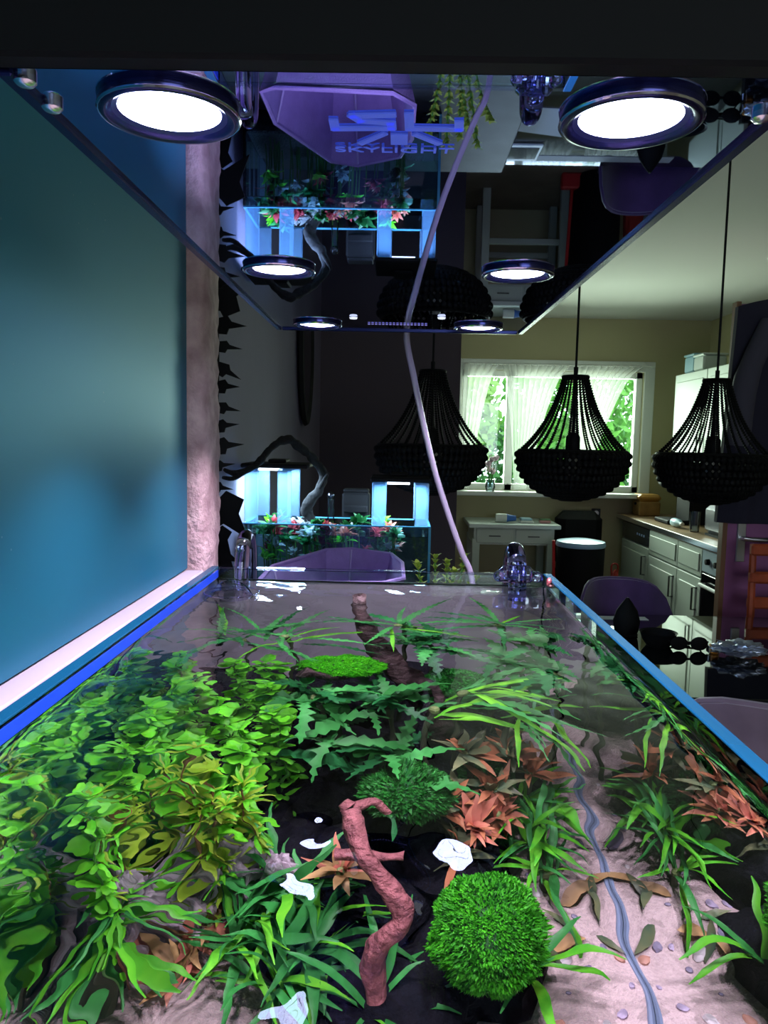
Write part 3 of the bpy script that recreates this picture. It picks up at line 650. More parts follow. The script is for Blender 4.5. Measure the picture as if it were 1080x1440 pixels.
# ================================================================== LAMP over the tank
LX0, LX1, LY0, LY1, LZ = -.195, .196, .385, 1.271, 1.595
LC = (LX0+LX1)/2
lamp = thing('aquarium_lamp', (LC, (LY0+LY1)/2, LZ-.003), 'black aquarium light panel with six round spots and mirror-like underside', 'lamp')
blk = P('matte_black', (.004, .004, .005), .7, spec=.2)
edgem = P('dark_blue_anodised', (.01, .015, .09), .25, .6)
bx((LX0, LY0+.004, LZ+.0055), (LX1, LY1, LZ+.042), .003).build('housing', blk, lamp)
bx((LX0+.003, LY0+.004, LZ), (LX1-.003, LY1-.002, LZ+.005)).build('mirror_panel', P('blue_black_mirror', (.42, .50, .85), .012, 1.0), lamp)
bx((LX0-.05, LY0-.012, LZ-.001), (LX1+.05, LY0+.003, LZ+.085), .002).build('end_cap', blk, lamp)
for x in (LX0, LX1): bx((x-.004, LY0+.004, LZ-.003), (x+.004, LY1, LZ+.01), .001).build('edge_trim', edgem, lamp)
bx((LX0+.005, LY1-.002, LZ-.003), (LX1-.005, LY1+.003, LZ+.02), .001).build('edge_trim', edgem, lamp)
ringm = P('navy_ring', (.03, .03, .12), .2, .8); rimm = P('chrome_ring', (.75, .75, .9), .12, 1); innm = P('ring_inner', (.03, .03, .10), .3, .5)
LENS = P('lit_lens', (.9, .9, 1), .3, emit=(.58, .62, 1.0), estr=26.0); FIL = P('lens_line', (.5, .5, .7), .4, emit=(.8, .8, 1), estr=1.2)
S = .248
for rI in range(3):
    for sx in (-1, 1):
        c = Vector((LC-.003+sx*S/2, .433+rI*.388, LZ)); flip = Matrix.Rotation(PI, 3, 'X')*.911
        ring = B().lathe([(.0315, -.002), (.0405, -.002), (.0415, .0035), (.0400, .0055), (.0375, .006), (.0345, .0045), (.0315, .001)], c, 40, M=flip).build('spot_ring', ringm, lamp, True, 60)
        B().lathe([(.0305, -.001), (.0344, .0005), (.0340, .0035), (.0305, .0015)], c, 40, M=flip).build('dark_collar', innm, ring, True, 60)
        B().lathe([(.0001, .0042), (.012, .0040), (.022, .0032), (.030, .0015), (.0303, -.001)], c, 40, M=flip).build('lens', LENS, ring, True)
        for rr_ in (.011, .019): B().tube([c+Vector((rr_*math.cos(a), rr_*math.sin(a), -.0041+.001*(rr_ > .015))) for a in [2*PI*q/32 for q in range(32)]], .0002, 4, close=True).build('lens_groove', FIL, ring)
        B().tube([c+Vector((.0369*math.cos(a), .0369*math.sin(a), -.0037)) for a in [2*PI*q/40 for q in range(40)]], .0011, 6, close=True).build('bright_rim', rimm, ring, True)
        l = bpy.data.lights.new('spot_led', 'AREA'); l.shape = 'DISK'; l.size = .053; l.energy = 3.7; l.color = (.92, .79, 1.0); l.spread = math.radians(98)
        l.cycles.is_caustics_light = True
        lo = bpy.data.objects.new('spot_led', l); COL.objects.link(lo); lo.parent = lamp; lo.location = c-lamp.location+Vector((0, 0, -.0075))
for x in (LX0+.007, LX1-.007):
    for y in (.375, .405):
        B().lathe([(.0055, -.001), (.0055, .003), (.004, .0045), (.0001, .005)], (x, y+.022, LZ), 14, M=Matrix.Rotation(PI, 3, 'X')).build('screw', P('bright_steel', (.85, .85, .92), .2, 1), lamp, True)
# logo strokes on the panel: pixels of the photograph put onto the underside plane
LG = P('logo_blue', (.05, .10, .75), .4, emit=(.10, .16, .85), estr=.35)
def lpt(cx, cy): return atZ(440+cx/4.5, 130+cy/4.5, LZ-.0012)
def stroke(pts, wd):
    b = B()
    P_ = [lpt(*p) for p in pts]
    for k in range(len(P_)-1):
        d = (P_[k+1]-P_[k]).normalized(); n = Vector((-d.y, d.x, 0))*wd/2; e = d*wd*.35
        b.prism([P_[k]-e+n, P_[k+1]+e+n, P_[k+1]+e-n, P_[k]-e-n], (0, 0, .001))
    return b
stroke([(505, 148), (250, 155), (300, 185), (495, 200), (500, 232), (140, 235), (130, 185)], .0052).build('logo_letter_s', LG, lamp)
stroke([(608, 145), (612, 235), (925, 240), (925, 195)], .0052).build('logo_letter_l', LG, lamp)
stroke([(450, 268), (305, 328)], .004).build('logo_ray', LG, lamp); stroke([(650, 272), (795, 330)], .004).build('logo_ray', LG, lamp)
stroke([(546, 285), (546, 318)], .010).build('logo_sun', LG, lamp)
def text_mesh(s, size):
    cu = bpy.data.curves.new('t', 'FONT'); cu.body = s; cu.size = size; cu.align_x = 'CENTER'; cu.align_y = 'CENTER'; cu.extrude = .0003
    o = bpy.data.objects.new('t', cu); COL.objects.link(o); dg = bpy.context.evaluated_depsgraph_get(); dg.update()
    me = bpy.data.meshes.new_from_object(o.evaluated_get(dg)); bpy.data.objects.remove(o); return me
me = text_mesh('SKYLIGHT', .0125); me.materials.clear(); me.materials.append(LG); me.name = 'logo_text'
p = lpt(515, 366); o = child('logo_text', me, lamp, Matrix.Translation(p-lamp.location) @ Matrix.Rotation(PI, 4, 'X') @ Matrix.Diagonal((1.28, .9, 1, 1)))
for px in (497, 621):
    p = atZ(px, 446.5, LZ-.001); B().lathe([(.006, 0), (.005, .002), (.0001, .0025)], p, 16, M=Matrix.Rotation(PI, 3, 'X')).build('sensor', P('sensor_white', (.9, .9, 1), .3, emit=(.8, .85, 1), estr=1.0), lamp)
b = B()
for q in range(17):
    p = atZ(519+q*5, 455.5+.1*q, LZ-.001); b.box((p.x-.0018, p.y-.004, p.z-.0004), (p.x+.0018, p.y+.004, p.z))
o = b.build('fine_print', P('print_violet', (.35, .35, .9), .4, emit=(.35, .3, .9), estr=.4), lamp); o['kind'] = 'stuff'
for x in (LC-.12, LC+.12):
    for y in (.72, 1.02): B().tube([(x, y, LZ+.04), (x, y, CEIL-.002)], .0012, 5).build('suspension_wire', P('steel', (.6, .6, .62), .3, 1), lamp)
# clear hose hanging from the lamp's far edge
hp = [Vector((.016, 1.19, LZ+.050)), Vector((.016, 1.262, LZ+.051)), Vector((.016, 1.281, LZ+.025))]+[atY(x, y, d) for x, y, d in ((572, 478, 1.283), (582, 530, 1.30), (592, 580, 1.325), (602, 625, 1.345), (613, 668, 1.365), (630, 722, 1.385), (650, 778, 1.398), (662, 806, 1.402))]+[Vector((.15, 1.402, 1.12)), Vector((.16, 1.402, .98))]
tag(B().tube(smooth_path(hp, 6), .0052, 10).build('airline_hose', P('milky_hose', (.36, .31, .44), .25, trans=.35, ior=1.3), None, True), 'milky translucent hose hanging from the lamp down behind the aquarium', 'hose')

# ================================================================== SIDEBOARD WITH SMALL TANK
SBZ = .95
sbd = thing('sideboard', (-.05, 1.95, 0), 'dark sideboard carrying the small aquarium and the lilac basket', 'sideboard')
bx((-.415, 1.46, 0), (.30, 2.45, SBZ-.02), .004).build('body', dk, sbd)
bx((-.417, 1.452, SBZ-.02), (.305, 2.46, SBZ), .003).build('top', P('dark_oak', (.045, .035, .03), .5, var=.3, vscale=12), sbd)
for k in range(2):
    d = bx((.30, 1.48+k*.49, .06), (.318, 1.95+k*.49, SBZ-.04), .003).build('door', dk, sbd)
    B().ball((.328, 1.9+k*.12, .6), .012, 10, 6).build('knob', P('steel', (.6, .6, .62)), d, True)
st_ = thing('small_aquarium', (-.155, 2.18, SBZ), 'small rimless aquarium crowded with red and green plants', 'aquarium')
a0, a1, c0, c1, z1 = -.405, .095, 2.02, 2.22, 1.19
SG = thinglass('small_tank_glass', (.72, .90, .95), 1.5); SE = P('small_glass_edge', (.10, .40, .62), .1, spec=.8)
g = .006
bx((a0, c0, SBZ+.001), (a1, c1, SBZ+.007)).build('bottom_pane', SG, st_)
for q in ((a0, c0, a0+g, c1), (a1-g, c0, a1, c1)): bx((q[0], q[1], SBZ+.007), (q[2], q[3], z1-.003)).build('side_pane', SG, st_)
bx((a0+g, c0, SBZ+.007), (a1-g, c0+g, z1-.003)).build('front_pane', SG, st_); bx((a0+g, c1-g, SBZ+.007), (a1-g, c1, z1-.003)).build('rear_pane', SG, st_)
for q in ((a0, c0, a1, c0+g), (a0, c1-g, a1, c1), (a0, c0+g, a0+g, c1-g), (a1-g, c0+g, a1, c1-g)): bx((q[0], q[1], z1-.003), (q[2], q[3], z1)).build('polished_edge', SE, st_)
bx((a1-g, c0-.001, SBZ+.007), (a1+.0005, c0+.001, z1)).build('polished_edge', SE, st_)
tag(bx((a0+g+.001, c0+g+.001, SBZ+.008), (a1-g-.001, c1-g-.001, SBZ+.055), .004).build('soil', P('dark_soil', (.015, .012, .012), .95, var=.4, vscale=150, bump=1, bscale=200)), 'dark planting soil in the small aquarium', 'soil', kind='stuff')
tag(bx((a0+g+.001, c0+g+.001, 1.160), (a1-g-.001, c1-g-.001, 1.162)).build('water_surface', thinglass('still_water', (.85, .93, 1), 1.33)), 'still water surface of the small aquarium', 'water', kind='stuff')
# stands with flat lamps
ACL = thinglass('clear_acrylic_sheet', (.80, .90, .98), 1.6, .03)
def scatter_acrylic(name, k):
    m = thinglass(name, (.75, .88, .98), 1.6, .05); nt = m.node_tree; o = [n for n in nt.nodes if n.type == 'OUTPUT_MATERIAL'][0]; src = o.inputs[0].links[0].from_socket
    d = nt.nodes.new('ShaderNodeBsdfDiffuse'); t_ = nt.nodes.new('ShaderNodeBsdfTranslucent'); d.inputs[0].default_value = t_.inputs[0].default_value = (.35, .62, .9, 1)
    a_ = nt.nodes.new('ShaderNodeMixShader'); x_ = nt.nodes.new('ShaderNodeMixShader'); x_.inputs[0].default_value = k
    nt.links.new(d.outputs[0], a_.inputs[1]); nt.links.new(t_.outputs[0], a_.inputs[2]); nt.links.new(src, x_.inputs[1]); nt.links.new(a_.outputs[0], x_.inputs[2]); nt.links.new(x_.outputs[0], o.inputs[0]); return m
ACS = scatter_acrylic('painted_glow_acrylic', .3); LSTR = P('led_strip_lit', (1, 1, 1), .4, emit=(.75, .88, 1), estr=6)  # bluish scatter colour stands in for lamp light glowing in the clear legs
def stand(x0, x1, legs, zt, label1, label2, pw):
    t = thing('acrylic_stand', ((x0+x1)/2, 2.12, z1), label1, 'lamp stand', None)
    for lx in legs:
        for yy in (c0, c1-.012): bx((lx, yy, z1), (lx+.036, yy+.012, zt), .002).build('leg', ACS, t)
        bx((lx+.002, c0+.012, zt-.006), (lx+.034, c1-.012, zt), .001).build('cross_bar', ACS, t)
    l = thing('flat_led_lamp', ((x0+x1)/2, 2.16, zt+.0005), label2, 'lamp', None)
    bx((x0, 2.03, zt+.0005), (x1, 2.215, zt+.012), .003).build('housing', blk, l)
    bx(((x0+x1)/2-.03, 2.12, zt+.012), ((x0+x1)/2+.02, 2.2, zt+.022), .003).build('driver_box', blk, l)
    bx((x0+.045, 2.055, zt-.0065), (x0+.105, 2.075, zt-.0005)).build('led_strip', LSTR, l)
    L_ = bpy.data.lights.new('flat_led', 'AREA'); L_.shape = 'RECTANGLE'; L_.size = .14; L_.size_y = .15; L_.energy = pw; L_.color = (.55, .78, 1.0)
    o = bpy.data.objects.new('flat_led', L_); COL.objects.link(o); o.parent = l; o.location = Vector(((x0+x1)/2, 2.12, zt-.008))-l.location
stand(-.412, -.235, (-.312, -.400), 1.335, 'clear acrylic stand under the flat lamp by the wall', 'flat black LED lamp beneath the arching driftwood', 5.0)
stand(-.068, .095, (-.062, .052), 1.305, 'clear acrylic stand at the free end of the small aquarium', 'flat black LED lamp in front of the bead pendant', 3.5)
# arching branch
bp = [atY(*q) for q in ((436, 730, 2.16), (430, 713, 2.15), (446, 692, 2.13), (455, 668, 2.12), (441, 646, 2.10), (424, 630, 2.06), (404, 618, 2.02), (384, 628, 1.98), (366, 648, 1.94), (350, 660, 1.9), (330, 666, 1.86), (315, 660, 1.84))]
bp = [Vector((-.14, 2.17, SBZ+.05)), Vector((-.19, 2.17, 1.1))]+bp
branch('arching_driftwood', bp, [.02, .018, .016, .015, .013, .012, .011, .012, .011, .010, .009, .008, .007, .004], P('black_driftwood', (.002, .002, .0025), .9, bump=.6, bscale=80), 'black arching driftwood branch growing out of the small aquarium',
       twigs=[([bp[-4], atY(333, 671, 1.86), atY(313, 672, 1.83)], [.007, .006, .004]), ([bp[4], atY(458, 672, 2.1), atY(462, 664, 2.1)], [.008, .006, .003])], tank_=False)
# small tank planting
RD = leafmat('leaf_wine', (.20, .015, .03), (.45, .06, .07), 40); SV = leafmat('leaf_silver', (.30, .36, .40), (.6, .62, .6), 40, .25)
def lv(m, L, W): return [leafm('leaf', m, L, W, .6, .9, 'oval', 4, .2, .2, q) for q in range(2)]
KS = [('wine red leaved plant', lv(RD, .032, .006)), ('silvery leaved plant', lv(SV, .028, .006)), ('dark green leaved plant', lv(G3, .035, .009)), ('lime green leaved plant', lv(G5, .030, .008)), ('pink leaved plant', lv(PK, .030, .006))]
PLC = ['at the wall end of the small aquarium', 'against the front pane of the small aquarium', 'around the foot of the arching driftwood', 'beside the free end stand of the small aquarium', 'at the rear of the small aquarium']
r3 = random.Random(3); n_in = len(INTANK)
for q in range(64):
    kd = KS[(0, 1, 2, 2, 3, 4, 1)[q % 7]]; x = r3.uniform(a0+.04, a1-.09); y = r3.uniform(c0+.035, c1-.04); z = r3.uniform(1.06, 1.165) if q % 3 else r3.uniform(1.15, 1.185)
    pl = PLC[0] if x < -.30 else PLC[3] if x > -.05 else PLC[1] if y < 2.09 else PLC[2] if abs(x+.17) < .08 else PLC[4]
    t = rosette('small_tank_plant', kd[0]+' '+pl, 'water plant', Vector((x, y, z)), kd[1], 13, kd[0]+'s '+pl, r3, (-.3, 1.0), .8, 1.35, bb=STB)
    B().tube([(x, y, SBZ+.05), (x+.004, y, (SBZ+z)/2), (x, y, z)], .002, 5).build('stem', STEM, t)
del INTANK[n_in:]
t = thing('anubias_plant', (-.215, 2.05, 1.09), 'broad bright green leaf plant behind the front pane of the small aquarium', 'water plant')
for k, (az, s_) in enumerate(((-.9, 1), (.6, .8), (2.4, .9), (3.9, .7))): child('leaf', leafm('leaf', G5, .035, .012, .7, .9, 'oval', 6, .15, 0, k), t, rotm(az, .2, 0, s_))
B().tube([(-.215, 2.05, SBZ+.05), (-.213, 2.05, 1.09)], .003, 6).build('stem', STEM, t)
t = thing('hang_on_filter', (-.12, 2.25, 1.11), 'small black filter box hung on the rear pane of the small aquarium', 'filter')
bx((-.155, 2.222, 1.11), (-.075, 2.28, 1.262), .006).build('body', blk, t); bx((-.15, 2.205, 1.205), (-.08, 2.225, 1.225), .003).build('spout', blk, t); bx((-.152, 2.225, 1.262), (-.078, 2.277, 1.272), .003).build('lid', blk, t)
t = thing('glass_tube', (-.183, 2.18, 1.16), 'short clear glass tube standing up behind the small tank plants', 'tube')
B().tube([(-.183, 2.18, 1.1), (-.183, 2.18, 1.255)], .010, 12).build('tube_body', ACL, t, True); B().ball((-.183, 2.18, 1.255), .012, 10, 6).build('cap', ACL, t, True)

# lilac basket behind the tank
def basket():
    t = thing('felt_basket', (-.13, 1.60, SBZ), 'lilac folded basket with a slanting open rim behind the aquarium', 'basket')
    out = [(-.265, 1.475), (-.235, 1.46), (-.02, 1.475), (.022, 1.52), (.02, 1.66), (-.005, 1.75), (-.10, 1.80), (-.16, 1.78), (-.258, 1.60)]
    c = Vector((-.13, 1.61)); h = 1.146-SBZ
    def ring(k, z): return [Vector((c.x+(x-c.x)*k, c.y+(y-c.y)*k, z+(.0 if z < 1.1 else .012*(y-1.6)/.2))) for x, y in out]
    b = B(); L = [ring(.70, SBZ+.001), ring(1, SBZ+h), ring(.975, SBZ+h), ring(.68, SBZ+.006)]; n = len(out)
    for l in L: b.v += l
    for k in range(3):
        for q in range(n): b.f.append((k*n+q, k*n+(q+1) % n, (k+1)*n+(q+1) % n, (k+1)*n+q))
    b.f.append(tuple(reversed(range(n)))); b.f.append(tuple(3*n+q for q in range(n)))
    m = P('lilac_felt', (.29, .20, .46), .8, var=.08, vscale=40, bump=.2, bscale=300)
    b.build('shell', m, t)
    B().tube([Vector(p)+Vector((0, 0, .001)) for p in ring(.988, SBZ+h)], .0045, 6, close=True).build('rolled_rim', m, t, True)
    for q in (1, 3, 6, 8):
        p0 = ring(.665, SBZ+.01)[q]; p1 = ring(.965, SBZ+h)[q]; B().tube([p0, p1], .0025, 5).build('seam', P('lilac_seam', (.42, .35, .58), .8), t)
basket()
# yellow green potted plant
t = thing('potted_succulent', (.10, 1.62, SBZ), 'yellow green stemmed plant in a dark pot behind the aquarium', 'potted plant')
B().lathe([(.03, 0), (.042, .07), (.045, .075), (.038, .075), (.034, .06), (.0001, .058)], (.10, 1.62, SBZ), 20).build('pot', P('dark_pot', (.03, .03, .04), .5), t, True)
YL = [leafm('leaf', leafmat('leaf_chartreuse', (.28, .42, .05), (.55, .62, .12), 40), .020, .0055, .7, .8, 'oval', 4, .25, 0, q) for q in range(3)]
for k, (dx, dy, tx, tz) in enumerate(((-.02, 0, -.05, 1.150), (-.008, .01, -.012, 1.165), (.012, -.01, .012, 1.158), (.02, .01, .05, 1.168), (.0, -.02, .028, 1.14), (.03, -.01, .075, 1.125))):
    pa = smooth_path([(.10+dx, 1.62+dy, SBZ+.05), (.10+(dx+tx)/2, 1.62+dy, SBZ+.13), (.10+tx, 1.62+dy, tz)], 6); B().tube(pa, .002, 5).build('stem', STEM, t)
    for q in range(3, len(pa)):
        for e in range(4): child('leaf', R.choice(YL), t, rotm(e*PI/2+q*.8, .35, 0, R.uniform(.7, 1.1), pa[q]-Vector(t.location)))
# black spiky vine behind the beam
t = thing('spiky_vine', (-.385, 1.62, SBZ), 'black spiky leaved artificial vine hanging behind the timber beam', 'artificial vine')
vs = [Vector((-.385+.006*math.sin(z*9), 1.62+.01*math.sin(z*5), z)) for z in [SBZ+.001+k*(CEIL-SBZ-.01)/30 for k in range(31)]]
B().tube(vs, .004, 6).build('vine_stem', blk, t, True)
def spike(L, W):
    b = B(); b.prism([Vector(p) for p in ((0, 0, -W*.5), (L*.35, 0, -W*.55), (L*.42, 0, -W*.2), (L, 0, -W*.05), (L*.5, 0, W*.25), (L*.38, 0, W*.6), (0, 0, W*.45))], (0, .003, 0)); return b.mesh('leaf', blk)
SPK = [spike(.062, .028), spike(.054, .022), spike(.07, .034)]; SPB = spike(.105, .085)
rv = random.Random(9)
for k in range(26):
    z = SBZ+.36+k*.042; p = Vector((-.385+.006*math.sin(z*9), 1.62, z))-Vector(t.location)
    child('leaf', SPK[k % 3], t, Matrix.Translation(p) @ Matrix.Rotation(rv.uniform(-.25, .15), 4, 'Z') @ Matrix.Rotation(rv.uniform(-.2, .5), 4, 'Y') @ Matrix.Scale(rv.uniform(.7, 1.1), 4))
for z, rt, s_ in ((1.275, .75, 1.0), (1.17, .3, .55), (1.215, .9, .6), (1.12, .1, .8), (1.70, -.5, 1.0)):
    child('leaf', SPB, t, Matrix.Translation(Vector((-.385, 1.62, z))-Vector(t.location)) @ Matrix.Rotation(rt, 4, 'Y') @ Matrix.Scale(s_, 4))
# oval black mirror on the wall
t = thing('oval_mirror', (-.405, 3.4, 1.48), 'narrow black oval mirror hanging on the lilac grey wall', 'mirror')
Mo = Matrix.Rotation(PI/2, 3, 'Y')
B().lathe([(.001, -.012), (.20, -.012), (.215, .0), (.21, .014), (.19, .016), (.18, .008)], (-.405, 3.4, 1.80), 48, 1.55, 1.0, M=Mo).build('frame', blk, t, True)
B().lathe([(.001, .007), (.181, .007), (.181, .009), (.001, .009)], (-.405, 3.4, 1.80), 48, 1.55, 1.0, M=Mo).build('mirror_glass', P('dark_mirror', (.05, .05, .06), .08, .8), t, True)

# ================================================================== BEAD PENDANTS
BK = P('black_wood_bead', (.003, .003, .0035), .6, spec=.12)
def beadchain(pts, r, seg=6):
    pa = [Vector(p) for p in pts]; L = [0]
    for k in range(1, len(pa)): L.append(L[-1]+(pa[k]-pa[k-1]).length)
    n = max(2, int(L[-1]/(2*r*.93))); path = []; rs = []
    def at(s):
        for k in range(1, len(pa)):
            if s <= L[k] or k == len(pa)-1:
                f = (s-L[k-1])/max(1e-9, L[k]-L[k-1]); return pa[k-1].lerp(pa[k], f)
    for q in range(n):
        for e, rr in ((.06, .42), (.3, .9), (.5, 1), (.7, .9), (.94, .42)): path.append(at((q+e)/n*L[-1])); rs.append(r*rr)
    return B().tube(path, rs, seg)
def pendant_proto():
    H1, H0, RB = .228, .144, .165
    up = [(.037, H1), (.046, H1*.86), (.058, H1*.70), (.075, H1*.52), (.098, H1*.34), (.128, H1*.16), (RB-.002, .0)]
    lo = [(RB, 0), (RB+.003, -H0*.15), (RB-.003, -H0*.35), (RB-.022, -H0*.6), (RB-.06, -H0*.82), (RB-.11, -H0*.95), (.02, -H0)]
    ms = {}
    ms['u'] = beadchain(smooth_path([(r, 0, z) for r, z in up], 4), .0042, 5).mesh('bead_strand', BK, True, None, 80)
    ms['l'] = beadchain(smooth_path([(r, 0, z) for r, z in lo], 4), .0118, 6).mesh('bowl_strand', BK, True, None, 80)
    rg = B()
    for r_, z in ((.037, H1), (RB-.002, 0)): rg = B().tube([(r_*math.cos(a), r_*math.sin(a), z) for a in [2*PI*q/36 for q in range(36)]], .006, 6, close=True); ms['r%d' % (z == 0)] = rg.mesh('ring', BK, True)
    return ms, H1
PM_, H1 = pendant_proto()
def pendant(px, py, label):
    c = atY(px, py, 2.40); t = thing('bead_pendant', c, label, 'pendant lamp')
    child('ring', PM_['r0'], t); child('ring', PM_['r1'], t)
    for k in range(30): child('bead_strand', PM_['u'], t, Matrix.Rotation(2*PI*k/30, 4, 'Z'))
    for k in range(60): child('bowl_strand', PM_['l'], t, Matrix.Rotation(2*PI*k/60, 4, 'Z'))
    B().tube([c+Vector((0, 0, .045)), Vector((c.x, c.y, CEIL-.02))], .0035, 6).build('cord', blk, t)
    B().tube([c+Vector((0, 0, .04)), c+Vector((0, 0, .16)), c+Vector((0, 0, H1+.03))], [.006, .005, .007], 8).build('stem', blk, t)
    sk = B().lathe([(.018, -.008), (.022, 0), (.022, .045), (.012, .058), (.005, .06)], c, 14).build('socket', blk, t, True)
    B().lathe([(.0001, -.085), (.02, -.075), (.03, -.05), (.022, -.025), (.014, -.008)], c, 14).build('bulb', P('unlit_bulb', (.5, .5, .48), .15), sk, True)
    for q in range(3):
        a = 2*PI*q/3; B().tube([c+Vector((0, 0, H1)), c+Vector((.037*math.cos(a), .037*math.sin(a), H1))], .003, 5).build('spoke', blk, t)
    B().lathe([(.05, CEIL-.0005), (.05, CEIL-.02), (.012, CEIL-.035), (.004, CEIL-.05)], (c.x, c.y, 0), 20).build('ceiling_rose', blk, t, True)
pendant(606, 627, 'black bead pendant lamp hanging before the dark partition wall'); pendant(805, 635, 'black bead pendant lamp hanging in front of the window'); pendant(1002, 640, 'black bead pendant lamp hanging before the kitchen cupboards')

# ================================================================== DINING TABLE AND CHAIRS
TBZ = .768
tb = thing('dining_table', (1.2, 2.43, 0), 'dining table with a black glass top', 'table')
bx((.37, 1.95, TBZ-.018), (2.05, 2.92, TBZ), .004).build('top', P('black_glass', (.004, .005, .006), .03, spec=.9, coat=.6), tb)
bx((.43, 2.01, TBZ-.06), (1.99, 2.86, TBZ-.018)).build('apron', blk, tb)
for x in (.45, 1.90):
    for y in (2.03, 2.77): bx((x, y, 0), (x+.07, y+.07, TBZ-.06), .004).build('leg', blk, tb)
VEL = P('purple_velvet', (.085, .035, .15), .75, sheen=.6, var=.15, vscale=15); VEG = P('mauve_grey_velvet', (.20, .14, .20), .75, sheen=.5, var=.12, vscale=15)
def tubchair(x, y, face, top, wd, m, label):
    """face=+1: sitter looks to +y"""
    t = thing('dining_chair', (x, y, 0), label, 'chair'); zs = .46
    bx((x-wd/2+.03, y-.02 if face > 0 else y-.40, zs-.09), (x+wd/2-.03, y+.40 if face > 0 else y+.02, zs), .03).build('seat', m, t, True)
    def fn(u, v):
        a = (u-.5)*2; xx = a*wd/2*(.93+.07*v); rc = (1-abs(a)**7*.30) if v > .5 else 1; z = zs-.06+(top-zs+.06)*v*rc
        yy = y+(-.06-.05*v+.20*abs(a)**2.4)*face; return (xx+x, yy, z)
    b = B(); b.grid(fn, 16, 8); n = len(b.v); b.grid(lambda u, v: Vector(fn(u, v))+Vector((0, .035*face, 0)), 16, 8)
    per = list(range(17))+[j*17+16 for j in range(1, 9)]+[8*17+i for i in range(15, -1, -1)]+[j*17 for j in range(7, 0, -1)]
    for k in range(len(per)): p_, q_ = per[k], per[(k+1) % len(per)]; b.f.append((p_, q_, q_+n, p_+n))
    bk_ = b.build('backrest', m, t, True, 50)
    pr = [b.v[8*17+i] for i in range(17)]; B().tube([p+Vector((0, .017*face, .001)) for p in pr], .008, 6).build('piping', m, bk_, True)
    for sx in (-1, 1):
        for yy in (.02, .34): B().tube([(x+sx*(wd/2-.07), y+yy*face, zs-.08), (x+sx*(wd/2-.03), y+(yy+(.03 if yy > .1 else -.03))*face, 0.0)], [.016, .010], 8).build('leg', blk, t)
tubchair(.91, 3.06, -1, .865, .37, VEL, 'purple velvet dining chair at the far side of the table before the kitchen units')
tubchair(.86, 1.63, 1, .885, .50, VEG, 'mauve grey velvet dining chair tucked in next to the aquarium')
# orange wooden chair by the door
OR = P('orange_red_wood', (.42, .07, .025), .45, var=.25, vscale=14)
t = thing('slat_back_chair', (1.66, 3.05, 0), 'orange red wooden slat back chair standing before the mauve door', 'chair')
for sx in (1.47, 1.83): B().tube([(sx, 3.12, 0), (sx, 3.12, .45), (sx, 3.15, 1.02)], [.018, .018, .014], 8).build('leg', OR, t, True); B().tube([(sx, 2.80, 0), (sx, 2.80, .43)], .018, 8).build('leg', OR, t, True)
bx((1.45, 2.78, .43), (1.85, 3.13, .46), .008).build('seat', OR, t)
for z in (.755, .86, .975): bx((1.455, 3.125, z), (1.845, 3.155, z+.048), .008).build('back_slat', OR, t)
for x in (1.56, 1.65, 1.74): B().tube([(x, 3.13, .46), (x+.01, 3.14, .60), (x, 3.14, .76)], .012, 8).build('spindle', OR, t)
# things on the table
def tz(px, py, z=TBZ): return atZ(px, py, z)
p = tz(880, 893); t = thing('black_ornament', p, 'black pointed ornament standing on the black glass table', 'ornament')
B().lathe([(.034, 0), (.042, .02), (.046, .05), (.036, .085), (.018, .112), (.004, .13)], p, 14, 1, .8).build('body', blk, t, True); B().lathe([(.036, -.0), (.04, .004), (.034, .008)], p, 16).build('base', blk, t, True)
p = tz(925, 908); t = thing('black_dish', p, 'low black dish on the black glass table', 'dish')
B().lathe([(.035, 0), (.05, .02), (.058, .045), (.06, .046), (.053, .042), (.045, .02), (.0001, .012)], p, 24).build('bowl', blk, t, True); B().lathe([(.033, 0), (.036, .004), (.03, .005)], p, 20).build('foot', blk, t, True)
p = tz(968, 915); t = thing('sunglasses', p, 'black folded sunglasses on the black glass table', 'sunglasses')
for s in (-1, 1): B().lathe([(.001, -.002), (.026, -.001), (.028, .003), (.024, .005), (.001, .004)], p+Vector((s*.032, 0, .024)), 18, 1, .8, M=Matrix.Rotation(PI/2, 3, 'X')).build('lens', blk, t, True)
bx(p+Vector((-.006, -.003, .024)), p+Vector((.006, .003, .03))).build('bridge', blk, t)
for s in (-1, 1): B().tube([p+Vector((s*.06, 0, .03)), p+Vector((s*.058, .06, .01)), p+Vector((-s*.03, .066, .004))], .003, 6).build('temple', blk, t)
p = tz(1003, 919); t = thing('orange_lighter', p, 'small orange lighter beside the black sunglasses', 'lighter')
bx(p+Vector((-.012, -.012, 0)), p+Vector((.012, .012, .03)), .004).build('body', P('orange_plastic', (.75, .28, .04), .3), t); bx(p+Vector((-.02, -.01, .004)), p+Vector((-.012, .01, .026)), .002).build('cap', P('bright_steel', (.85, .85, .92)), t)
p = tz(1040, 925); b = icos(.055, 4, 77, .5, 2.5, (1.3, .9, .4)); zz = min(v.z for v in b.v); b.v = [v+p-Vector((0, 0, zz)) for v in b.v]
tag(b.build('crumpled_foil', P('silver_foil', (.42, .45, .58), .3, .7), None, False), 'crumpled silvery bag lying on the black glass table', 'bag')
def mir(px, py, z):      # point seen in the lamp's mirror-like underside
    d = ray(px, py); c = Vector((0, 0, 2*LZ-CP.z)); return c+Vector((d.x, d.y, -d.z))*((z-c.z)/-d.z)
q = [mir(*a, TBZ+.001) for a in ((695, 179), (721, 149), (790, 153), (790, 192))]
t = B().prism(q, (0, 0, .002)).build('paper_sheet', P('paper', (.7, .72, .75), .7)); tag(t, 'white paper sheet lying on the black glass table', 'paper')
